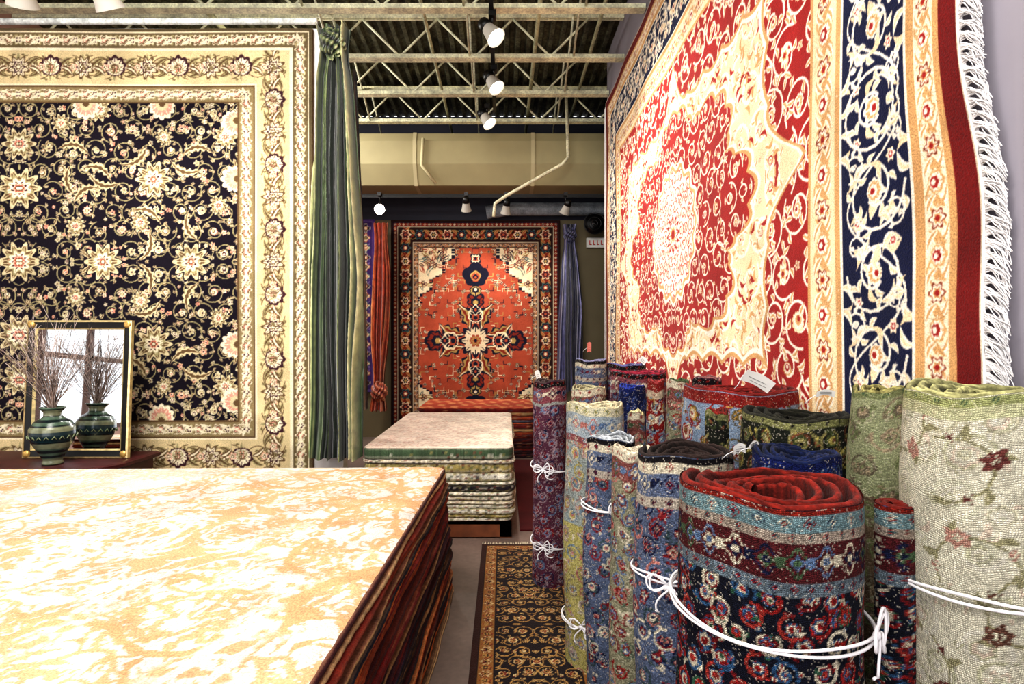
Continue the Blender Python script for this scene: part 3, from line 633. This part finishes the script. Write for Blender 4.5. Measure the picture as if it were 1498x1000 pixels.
# ================================================================== FLOOR RUNNER + maroon rug
W,H=.62,2.4
bk=(.10,.06,.07);go=(.64,.48,.27);cv=Cv(W/2,H/2,320,bk);g=np.random.default_rng(6)
cv.field(.1,.1,W/2+.05,H/2+.05,.11,.005,go,(.68,.56,.36),(.35,.2,.12),[((.76,.66,.48),(.45,.18,.12),go,bk),(go,bk,(.72,.62,.45),go)],g,fsz=.26,lsz=.34,step=6,extra=1)
def mr_(c,x,y,i,rot,wd): c.rosette(x,y,wd*.34,[((.76,.66,.48),(.4,.15,.1),go,bk),((.5,.2,.12),go,bk,go)][i%2],n=6)
cv.border(.03,.115,(.54,.36,.18),bk,mr_,.05,(.34,.18,.10),.006,.006);cv.frame(0,.03,(.2,.1,.08))
a=cv.full();X=np.arange(0,W,.005);Y=np.arange(0,H,.006);XX,YY=np.meshgrid(X,Y);P=np.zeros(XX.shape+(3,));P[...,0]=-.15+XX;P[...,1]=1.79+YY;P[...,2]=.012+.002*np.sin(YY*7)
m=MB();m.grid(P,sample(a,W,H,XX,YY),0,True);m.box(-.15,.465,1.79,4.185,.001,.009,(.3,.2,.15))
g=np.random.default_rng(1)
for x in np.arange(-.145,.47,.012): m.tube([(x,4.18,.008),(x+g.uniform(-.01,.01),4.24,.006)],.004,(.85,.8,.7),0,4)
m.build('floor_runner_rug',[M_pile])
m=MB();m.box(.14,.55,4.5,7.2,.001,.012,(.30,.06,.07));m.build('maroon_floor_rug',[M_pile])

# ================================================================== ROLLED RUGS
def rollpat(W,H,res,g,bg,cols,bands,S,lower=None,fs=1.0,accent=None):
    cv=Cv(W,H,res,bg)
    if lower: cv.rect(0,0,W,H*lower[0],lower[1])
    cs=[tuple(c) for c in cols]
    fl=[tuple(cs[i] for i in g.permutation(len(cs))[:4]) for _ in range(6)]
    y=0;j=0
    while y<H:
        x=(S*.5 if j%2 else 0)
        while x<W:
            px=x+g.uniform(-.2,.2)*S;py=y+g.uniform(-.2,.2)*S
            cv.spiral(px,py,S*.45,g.choice([-1,1]),g.uniform(0,6.28),.007,cs[g.integers(len(cs))],cs[g.integers(len(cs))],cs[g.integers(len(cs))],step=6,lsz=.5,lw=.35)
            f=fl[g.integers(6)]
            if g.random()<.5: cv.rosette(px,py,S*fs*g.uniform(.2,.36),f,n=int(g.integers(4,8)))
            else: cv.palm(px,py,S*fs*g.uniform(.22,.38),g.choice([0,PI/2,PI,-PI/2]),f,n=4)
            cv.leaf(px+g.uniform(-.5,.5)*S,py+g.uniform(-.5,.5)*S,S*.4,S*.07,g.uniform(0,6.3),cs[g.integers(len(cs))],None,bend=.3)
            x+=S
        y+=S*.85;j+=1
    if accent:
        y=.05;j=0
        while y<H-.08:
            x=.05+(.09 if j%2 else 0)
            while x<W:
                ax,ay=x+g.uniform(-.03,.03),y+g.uniform(-.03,.03);c=accent[0][g.integers(len(accent[0]))];r=g.uniform(0,6.3)
                P=[(ax+.08*t*math.cos(r+t*.7),ay+.08*t*math.sin(r+t*.7)) for t in np.linspace(-1.3,1.3,9)];cv.stroke(P,.005,accent[1])
                for k in range(4): cv.leaf(P[2*k][0],P[2*k][1],.036,.008,r+1+k*1.7,accent[1],None)
                for k in range(6): cv.leaf(ax,ay,.026*g.uniform(.7,1.1),.008,r+k*1.047,c,None,bend=.1)
                cv.rosette(ax,ay,.009,(cs[0],c,cs[0],c),n=5)
                for q in (-1,1): cv.rosette(ax+.08*q*math.cos(r+q*.7),ay+.08*q*math.sin(r+q*.7),.011,(c,cs[0],c,c),n=5)
                x+=.18
            y+=.15;j+=1
    for (t0,t1,bc,mc,pt) in bands:
        cv.rect(0,H-t1,W,H-t0,bc);n=int(W/pt)
        for i in range(n):
            xx=(i+.5)*W/n;yy=H-(t0+t1)/2;c=[mc[i%len(mc)],bc,mc[(i+1)%len(mc)],mc[i%len(mc)]]
            cv.rosette(xx,yy,(t1-t0)*.4,c,n=4)
            if t1-t0>.05: cv.leaf(xx+pt*.3,yy-.01,pt*.5,.012,.6,mc[(i+1)%len(mc)])
    return cv.a
def roll(x,y,R,h,turns,pile,pat,cell=.006,seed=0,S=.09,ecc=.05,th=.012,rin=None,ring=None,mat_i=None,flap=None,name='rolled_rug',th0=0.0,bow=None,fs=1.0):
    g=np.random.default_rng(seed+100);m=MB();rin=rin if rin is not None else R*.25
    pitch=(R-rin)/turns;th=min(th,pitch*.8);ph=g.uniform(0,6);ph2=g.uniform(0,6);pile=np.array(pile,float)
    def rad(t):
        return (R-pitch*t/(2*PI))*(1+ecc*np.cos(2*t+ph)+ecc*.35*np.cos(3*t+ph2+t*.1))
    def pos(t,dr,z):
        r=rad(t)+dr;return np.stack([x+r*np.cos(t+th0),y+r*np.sin(t+th0),z+0*t],-1)
    W=2*PI*R;nu=int(W/cell);nv=int(h/cell)
    a=rollpat(W,h,1/min(cell,.006),g,S=S,fs=fs,**pat)
    t=np.linspace(0,2*PI*1.0,nu);v=np.linspace(0,1,nv);TT,VV=np.meshgrid(t,v)
    ztop=h+.008*np.sin(t*2+ph)+.004*np.sin(t*5)
    wob=np.clip((1-VV)*7,0,1)
    P=pos(TT,.0025+wob*(.009+.006*np.sin(VV*7+ph)+.003*np.sin(TT*3+VV*9)),0);P[...,2]=VV*(ztop[None,:]-.004)
    C=sample(a,2*PI,1,TT,VV)
    m.grid(P,C,0,True,np.stack([(TT*R).ravel(),(VV*h).ravel()],1))
    n=int(turns*56);t=np.linspace(0,2*PI*turns,n);zt=h+.008*np.sin(t*2+ph)+.004*np.sin(t*5)*(t<6.3)+(.006*np.sin(t*.7+ph2)-.004*t/6)*np.clip(t/6.3-1,0,1)+g.normal(0,.0012,n)
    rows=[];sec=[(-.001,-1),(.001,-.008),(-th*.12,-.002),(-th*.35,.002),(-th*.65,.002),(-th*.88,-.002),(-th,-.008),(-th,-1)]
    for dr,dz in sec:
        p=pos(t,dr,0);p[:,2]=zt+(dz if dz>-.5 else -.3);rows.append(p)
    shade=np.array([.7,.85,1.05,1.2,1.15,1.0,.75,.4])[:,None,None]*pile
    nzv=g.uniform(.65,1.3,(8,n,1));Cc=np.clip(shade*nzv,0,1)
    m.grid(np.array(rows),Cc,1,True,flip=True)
    if flap:
        fx,fy,fr=flap;tt=np.linspace(0,2*PI*2.2,70);rr=fr*(1-.28*tt/(2*PI));f2=np.linspace(0,1,int(h/cell))
        T2,V2=np.meshgrid(tt[:34],f2);R2=fr*(1-.28*T2/(2*PI))+.001
        P=np.stack([fx+R2*np.cos(T2+1),fy+R2*np.sin(T2+1),V2*(h-.032)],-1)
        m.grid(P,sample(a,2*PI,1,T2*fr/R,V2),0,True,np.stack([(T2*fr).ravel(),(V2*h).ravel()],1))
        rows=[]
        for dr,dz in ((-.001,-.3),(-.0005,-.004),(-.003,0),(-.007,0),(-.01,-.004),(-.01,-.3)):
            r=np.maximum(rr+dr,.002);rows.append(np.stack([fx+r*np.cos(tt+1),fy+r*np.sin(tt+1),np.full(len(tt),h-.03+dz)],1))
        m.grid(np.array(rows),pile,1,True,flip=True)
    ob=m.build(name,[mat_i or M_knot,M_pile,M_rope] )
    if ring:
        for z in ring:
            mm=MB();t=np.linspace(0,2*PI,90,endpoint=False);r=rad(t)+.024
            for off in (0,.009):
                p=np.stack([x+r*np.cos(t+th0),y+r*np.sin(t+th0),z+off*(1+.8*np.sin(t*3+ph))+.012*np.sin(t+ph2)],1)
                mm.tube(p,.0034,(1,1,1),0,6,close=True)
            if bow is not None:
                ba=bow;rb=rad(np.array([(ba-th0)%(2*PI)]))[0]+.028;bx=x+rb*math.cos(ba);by=y+rb*math.sin(ba)
                tx,ty=-math.sin(ba),math.cos(ba);nx,ny=math.cos(ba),math.sin(ba)
                for k,(L,dz) in enumerate(((.07,.03),(-.06,.028),(.06,-.05),(-.04,-.08),(.045,.05),(-.05,-.03))):
                    tt=np.linspace(0,1,14);w=np.sin(tt*PI)
                    if k<2 or k>3: q=L*w;zz=z+dz*np.sin(tt*2*PI)*.8+.01;
                    else: q=L*tt+.01*np.sin(tt*9);zz=z+dz*tt+.012*np.sin(tt*7)
                    mm.tube(np.stack([bx+tx*q+nx*.008*w,by+ty*q+ny*.008*w,zz],1),.003,(1,1,1),0,6)
                mm.tube([(bx-tx*.009,by-ty*.009,z),(bx,by,z+.004),(bx+tx*.009,by+ty*.009,z)],.008,(1,1,1),0,8)
            mm.build('tie_cord',[M_rope],ob)
    return ob
cr=(.90,.86,.76);rd=(.60,.12,.12);nvy=(.09,.12,.26);bl=(.40,.50,.64);gn=(.32,.42,.30);pkk=(.78,.50,.46);yl=(.78,.72,.40);gr=(.66,.68,.66);dk=(.10,.08,.10);wi=(.44,.12,.18);teal=(.18,.38,.40)
P_front=dict(bg=(.07,.08,.15),cols=[(.66,.13,.12),(.70,.24,.2),cr,(.22,.38,.54),(.22,.40,.30),(.52,.1,.12)],bands=[(0,.012,(.56,.15,.1),[(.62,.16,.1)],.1),(.012,.045,(.50,.62,.64),[rd,nvy,cr],.05),(.045,.065,(.70,.64,.58),[rd,teal],.035),(.065,.145,(.36,.12,.14),[bl,cr,nvy,gn],.06),(.145,.17,(.46,.52,.56),[rd,nvy],.035)])
P_blue=dict(bg=(.38,.43,.54),cols=[(.56,.14,.16),nvy,cr,(.34,.40,.5),pkk,(.24,.32,.34)],bands=[(0,.02,dk,[dk],.1),(.02,.05,cr,[rd,nvy],.05),(.05,.12,(.40,.45,.56),[wi,cr,nvy],.09),(.12,.15,(.74,.7,.64),[wi,nvy],.05)])
P_gray=dict(bg=(.68,.72,.70),cols=[pkk,(.50,.58,.64),cr,yl,(.55,.5,.45),(.76,.66,.64)],bands=[(0,.04,(.88,.86,.74),[gn,yl],.05),(.04,.14,(.68,.73,.76),[pkk,bl,cr],.09),(.14,.17,(.6,.35,.36),[cr,bl],.05)],lower=(.55,(.78,.74,.46)))
P_tan=dict(bg=(.62,.61,.50),cols=[rd,(.38,.46,.38),cr,bl,(.5,.2,.2),pkk],bands=[(0,.03,cr,[rd],.05),(.03,.1,(.55,.32,.3),[cr,gn,bl],.07)])
P_wine=dict(bg=(.40,.22,.30),cols=[wi,bl,(.66,.56,.6),rd,nvy,(.7,.6,.64)],bands=[(0,.03,dk,[rd],.05),(.03,.12,(.56,.3,.34),[cr,nvy,bl],.08),(.12,.14,gr,[wi],.05)])
P_cream=dict(bg=(.88,.86,.77),cols=[(.84,.83,.73),(.78,.76,.65),(.90,.88,.81),(.85,.78,.70),(.75,.74,.62),(.86,.84,.76)],bands=[(0,.02,(.66,.68,.46),[gn],.05),(.02,.045,(.78,.78,.62),[(.86,.84,.68)],.05)],accent=([(.44,.24,.22),(.42,.28,.23),(.72,.54,.48),(.78,.66,.58)],(.62,.60,.46)))
P_green=dict(bg=(.68,.70,.54),cols=[(.56,.6,.42),(.79,.78,.64),(.5,.46,.38),(.6,.55,.45),(.5,.53,.36),(.76,.68,.56)],bands=[(0,.02,(.55,.58,.40),[gn],.05)],lower=(.78,(.50,.42,.34)))
P_dark=dict(bg=(.14,.15,.12),cols=[(.46,.46,.28),(.66,.62,.4),dk,(.3,.34,.2),(.5,.3,.2),yl],bands=[(0,.02,(.55,.55,.36),[dk],.05)])
P_red=dict(bg=(.56,.13,.12),cols=[bl,cr,(.76,.6,.32),(.5,.1,.1),(.5,.6,.68),nvy],bands=[(0,.05,(.54,.14,.13),[(.6,.25,.2)],.08),(.05,.08,(.8,.72,.62),[rd,bl],.05)])
P_rbl=dict(bg=(.58,.66,.76),cols=[rd,cr,(.80,.62,.32),(.56,.14,.14),(.5,.6,.72),(.45,.38,.2)],bands=[(0,.05,(.56,.14,.13),[(.62,.25,.2)],.08)])
P_navy=dict(bg=(.08,.12,.30),cols=[nvy,(.2,.3,.56),(.1,.1,.2),bl,(.15,.2,.45),(.3,.35,.5)],bands=[(0,.02,(.1,.15,.4),[nvy],.05)])
def RR(px0,px1,pyt,d,turns,pile,pat,**kw):
    x=((px0+px1)/2-735)*d/F;R=(px1-px0)/2*d/F;h=1.5-(pyt-500)*d/F
    dx=kw.pop('dx',0);Rm=kw.pop('Rm',1)
    R=R*Rm-.008
    return roll(min(x+dx,XR-.07-R),d,R,h,turns,pile,pat,**kw)
RR(997,1253,705,1.30,4.2,(.40,.10,.07),P_front,cell=.0034,seed=1,S=.062,ecc=.03,th=.017,rin=.05,ring=[.9],flap=(.862,1.24,.044),th0=2.2,mat_i=M_knotb,bow=-.75)
RR(1335,1550,567,1.2,5,(.56,.55,.38),P_cream,cell=.0036,seed=2,S=.10,ring=[1.0],th=.014,th0=1.5,mat_i=M_knotc,bow=-1.3,fs=.8)
RR(1247,1335,568,1.7,3,(.5,.48,.3),P_green,cell=.005,seed=3,S=.09,th0=2,mat_i=M_knotc)
RR(1098,1234,660,1.6,4,(.07,.11,.24),P_navy,cell=.006,seed=4,th0=1)
RR(933,1078,657,1.75,5,(.16,.12,.11),P_blue,cell=.0045,seed=5,S=.075,ring=[.80],th0=2.5,bow=-2.2)
RR(893,958,655,2.06,3,(.7,.66,.58),P_tan,cell=.005,seed=6,S=.07,th0=2)
RR(858,934,638,2.3,3.5,(.62,.64,.66),P_blue,cell=.005,seed=7,S=.07,ring=[.85],th0=2,bow=-1.4)
RR(828,916,590,2.66,4.5,(.72,.68,.56),P_gray,cell=.005,seed=8,S=.09,ring=[.22],th0=2,bow=-2.2)
RR(916,946,602,2.75,2.5,(.7,.66,.5),P_tan,cell=.008,seed=9,S=.06,th0=2)
RR(832,892,566,3.25,4.5,(.62,.6,.48),P_tan,cell=.007,seed=10,S=.08,th0=1)
RR(778,832,556,3.56,4,(.25,.2,.2),P_wine,cell=.006,seed=11,S=.08,ring=[.72,.25],th0=2,bow=-2.0)
RR(1085,1248,604,1.95,4,(.13,.13,.10),P_dark,cell=.006,seed=12,S=.1,th=.013,Rm=.97,th0=2)
RR(1010,1195,567,2.40,4.5,(.40,.10,.09),P_rbl,cell=.0055,seed=13,S=.13,ecc=.08,Rm=.86,dx=-.02,th0=2.4)
RR(945,976,556,2.9,3,(.5,.2,.2),P_red,cell=.007,seed=14,S=.06,th0=1)
RR(975,1011,556,2.85,3,(.25,.3,.2),P_tan,cell=.007,seed=15,S=.06,th0=2)
RR(903,948,564,3.25,3.5,(.10,.16,.45),P_navy,cell=.008,seed=16,S=.08,th0=2)
RR(892,976,543,3.75,4.5,(.50,.12,.2),P_wine,cell=.009,seed=17,S=.08,th0=2)
RR(840,890,526,4.35,4,(.4,.4,.5),P_blue,cell=.009,seed=18,S=.08,th0=2)
RR(886,948,532,4.35,4,(.3,.3,.45),P_wine,cell=.009,seed=19,S=.08,th0=2)
RR(1030,1068,600,1.98,3,(.4,.12,.1),P_dark,cell=.006,seed=20,S=.08,th0=2)
RR(1012,1058,552,2.97,3.5,(.45,.3,.3),P_wine,cell=.008,seed=21,S=.08,th0=2)

def tag(px,py,d,w,h,rot,tilt,col=(.95,.94,.92)):
    x=xx_(px,d);z=zx(py,d);u=np.linspace(-.5,.5,6);v=np.linspace(-.5,.5,3);U,Vv=np.meshgrid(u,v)
    A=U*w;B=Vv*h;c,s=math.cos(rot),math.sin(rot)
    P=np.stack([x+A*c-B*s*math.cos(tilt),d-B*math.sin(tilt),z+(A*s+B*c)*math.cos(tilt)+.006*np.cos(U*4)],-1)
    m=MB();m.grid(P,col,0,True)
    for k in (-.25,0,.2):
        m.tube([tuple(P[1,1]+[0,-.001,k*h]),tuple(P[1,4]+[0,-.001,k*h])],.0008,(.3,.3,.3),0,4)
    m.tube([tuple(P[1,0]),(P[1,0,0]-.02,d,z-.015),(P[1,0,0]-.03,d+.01,z-.03)],.0012,(.9,.9,.9),0,5)
    m.build('price_tag',[M_paint])
tag(1108,557,2.1,.12,.05,-.5,.5);tag(1208,576,1.8,.06,.02,0,.3);tag(1082,657,1.62,.035,.03,.2,.4);tag(940,527,3.6,.05,.04,-.6,.3);tag(787,548,3.45,.03,.05,.3,.3);tag(1103,650,1.6,.03,.012,.5,.4)
tag(862,508,4.2,.03,.07,0,.1,(.8,.45,.4))

# ================================================================== CONSOLE TABLE, MIRROR, VASE
m=MB();zt=.655;tc=(.26,.05,.07)
out=[(-3.98,3.74)]+[(-2.95+.3*math.sin(t),4.04-.3*math.cos(t)) for t in np.linspace(0,PI/2,10)]+[(-2.65,4.40),(-3.98,4.40)]
out=np.array(out);ctr=np.array([-3.3,4.1])
rows=[]
for sc,z in ((.02,zt),(.97,zt),(1,zt-.008),(1,zt-.03),(.97,zt-.04),(.93,zt-.045),(.93,zt-.12),(.02,zt-.12)):
    q=ctr+(out-ctr)*sc;rows.append(np.c_[q,np.full(len(q),z)])
m.grid(np.array(rows),tc,0,False,None,True,flip=True)
for (lx,ly) in ((-3.85,3.86),(-2.85,3.95),(-3.85,4.3),(-2.8,4.3)):
    m.lathe([(.012,0),(.022,.01),(.016,.05),(.02,.2),(.03,.42),(.022,.45),(.034,.5),(.034,zt-.05)],lx,ly,(.26,.06,.06),0,16)
m.build('console_table',[M_wood])
e=bpy.data.objects.new('table_mirror',None);scene.collection.objects.link(e)
cx,w,h=-3.10,.765,1.0;m=MB();y0=4.14;lean=.05
def LP(u,v,o): return (cx+u,y0+lean*v/h-o,zt+.003+v)
def fr(mb,i0,i1,o0,o1,c,mi):
    R=[]
    for ins,o in ((i0,0),(i0,o0),(i1,o1),(i1,0)):
        R.append([LP(-w/2+ins,ins,o),LP(w/2-ins,ins,o),LP(w/2-ins,h-ins,o),LP(-w/2+ins,h-ins,o)])
    mb.grid(np.array(R),c,mi,False,None,True)
fr(m,0,.012,.03,.035,(.90,.82,.6),1);fr(m,.012,.055,.03,.02,(.05,.05,.05),0);fr(m,.055,.066,.026,.016,(.92,.85,.62),1)
for sx in(-1,1):
    for vv in(.03,h-.03):
        c0=np.array(LP(sx*(w/2-.03),vv,.035));m.tube([c0+[0,-.006,0],c0,c0+[0,.02,0]],[.014,.026,.028],(.85,.7,.4),1,10)
m.build('frame',[M_wood,M_gold],e)
m=MB();q=[LP(-w/2+.06,.06,.012),LP(w/2-.06,.06,.012),LP(w/2-.06,h-.06,.012),LP(-w/2+.06,h-.06,.012)];m.raw(q,[(0,1,2,3)],(1,1,1),0);m.build('glass',[M_mirror],e)
m=MB();q=[LP(-w/2+.01,.01,0),LP(w/2-.01,.01,0),LP(w/2-.01,h-.01,0),LP(-w/2+.01,h-.01,0)];m.raw(q,[(0,1,2,3)],(.2,.15,.1),0);m.build('backing',[M_wood],e)
e=bpy.data.objects.new('vase_with_dried_twigs',None);scene.collection.objects.link(e)
vx,vy=-3.115,3.93;pf=[(.001,.0),(.06,0),(.062,.01),(.055,.03),(.08,.08),(.118,.15),(.135,.205),(.132,.25),(.105,.295),(.065,.32),(.052,.335),(.052,.36),(.075,.385),(.078,.395),(.07,.395),(.045,.36),(.04,.3),(.001,.3)]
pf=np.array(pf);s=np.r_[0,np.cumsum(np.hypot(*np.diff(pf,axis=0).T))];ss=np.linspace(0,s[-1],110);pr=np.c_[np.interp(ss,s,pf[:,0]),np.interp(ss,s,pf[:,1])+zt+.002]
stp=(np.sin((pr[:,1]-zt)*2*PI/.035)>.0);stp2=(np.sin((pr[:,1]-zt)*2*PI/.11)>.45)
C=np.where(stp[:,None],(.30,.38,.32),(.08,.13,.14));C=np.where(stp2[:,None],(.48,.50,.40),C);C=np.where((np.abs(pr[:,1]-zt-.2)<.03)[:,None],(.12,.20,.22),C)
m=MB();m.lathe(pr,vx,vy,C,0,64)
for k in range(20):
    a=k*2*PI/20;m.tube([(vx+.137*math.cos(a),vy+.137*math.sin(a),zt+.185),(vx+.139*math.cos(a+.1),vy+.139*math.sin(a+.1),zt+.205),(vx+.137*math.cos(a+.2),vy+.137*math.sin(a+.2),zt+.185)],.004,(.5,.55,.42),0,6)
m.build('vase',[M_ceram],e)
m=MB();g=np.random.default_rng(8)
for k in range(105):
    a=g.uniform(0,2*PI);sp=g.uniform(.05,.55);L=g.uniform(.35,.75);t=np.linspace(0,1,9)
    ex,ey=sp*math.cos(a),sp*.38*math.sin(a)-.05
    px=vx+ex*t**1.4+.012*np.sin(t*9+k);py=np.minimum(vy+ey*t**1.3,4.09);pz=zt+.34+L*t*(1-.12*sp)
    c=[(.46,.38,.34),(.66,.58,.54),(.24,.19,.18),(.78,.72,.70)][k%4]
    m.tube(np.c_[px,py,pz],np.linspace(.0026,.0011,9),c,0,4)
    for j in range(3):
        i=int(g.integers(3,8));dd=g.uniform(-.1,.1,3)+[0,0,.09];dd[1]*=.4;m.tube([(px[i],py[i],pz[i]),(px[i]+dd[0],min(py[i]+dd[1],4.1),pz[i]+dd[2])],.0011,c,0,4)
m.build('twigs',[M_wood],e)

m=MB();m.box(1.32,1.62,8.88,8.94,2.98,3.13,(.92,.92,.9));
for i,x in enumerate((1.36,1.42,1.48,1.54)):
    m.box(x,x+.012,8.872,8.88,3.02,3.09,(.8,.1,.1));m.box(x,x+.035,8.872,8.88,3.02,3.032,(.8,.1,.1))
m.build('exit_sign',[M_paint])
m=MB();t=np.linspace(0,2*PI,24,endpoint=False)
for r in (.05,.1,.16): m.tube(np.c_[1.4+r*np.cos(t),np.full(24,8.62),3.3+r*np.sin(t)],.008,(.12,.12,.13),0,6,close=True)
m.tube([(1.4,8.94,3.3),(1.4,8.62,3.3)],.03,(.1,.1,.1));m.tube([(1.4,8.64,3.3),(1.4,8.8,3.3)],[.15,.12],(.08,.08,.09),0,20)
m.build('wall_fan',[M_black])

# ================================================================== LIGHT
w=bpy.data.worlds.new('World');scene.world=w;w.use_nodes=True;bg=w.node_tree.nodes['Background'];bg.inputs[0].default_value=(.97,.97,1,1);bg.inputs[1].default_value=1.6
def area(name,loc,aim,sx,sy,e,c=(1,.965,.915)):
    L=bpy.data.lights.new(name,'AREA');L.shape='RECTANGLE';L.size=sx;L.size_y=sy;L.energy=e;L.color=c
    o=bpy.data.objects.new(name,L);scene.collection.objects.link(o);o.location=loc;o.rotation_euler=(Vector(aim)-Vector(loc)).to_track_quat('-Z','Y').to_euler()
area('added_overhead_fill',(-1.6,1.0,4.85),(-1.0,2.8,0),3.0,1.2,150)  # added area fill over the front stack, not a known fixture
area('added_overhead_fill',(-1.2,-1.8,4.6),(-.6,4.5,2),3.0,1.0,170)  # added area fill behind the camera, aimed down the room
area('added_overhead_fill',(-3.2,6.6,4.4),(-1.0,7.4,1.0),2,1.0,130)  # added area fill for the back room, hidden behind the partition
area('added_storefront_fill',(-1.8,-2.9,2.0),(-.5,5,2.5),4.5,2.6,100,(.97,.97,1))  # added area lamp standing in for daylight from the unseen storefront

cam=bpy.data.cameras.new('Camera');co=bpy.data.objects.new('Camera',cam);scene.collection.objects.link(co)
co.location=(0,0,1.5);co.rotation_euler=(PI/2,0,0);cam.sensor_width=36;cam.lens=F/1498*36;cam.shift_x=14/1498;cam.clip_start=.05;cam.clip_end=60
scene.camera=co
print('verts',sum(len(o.data.vertices) for o in bpy.data.objects if o.type=='MESH'))
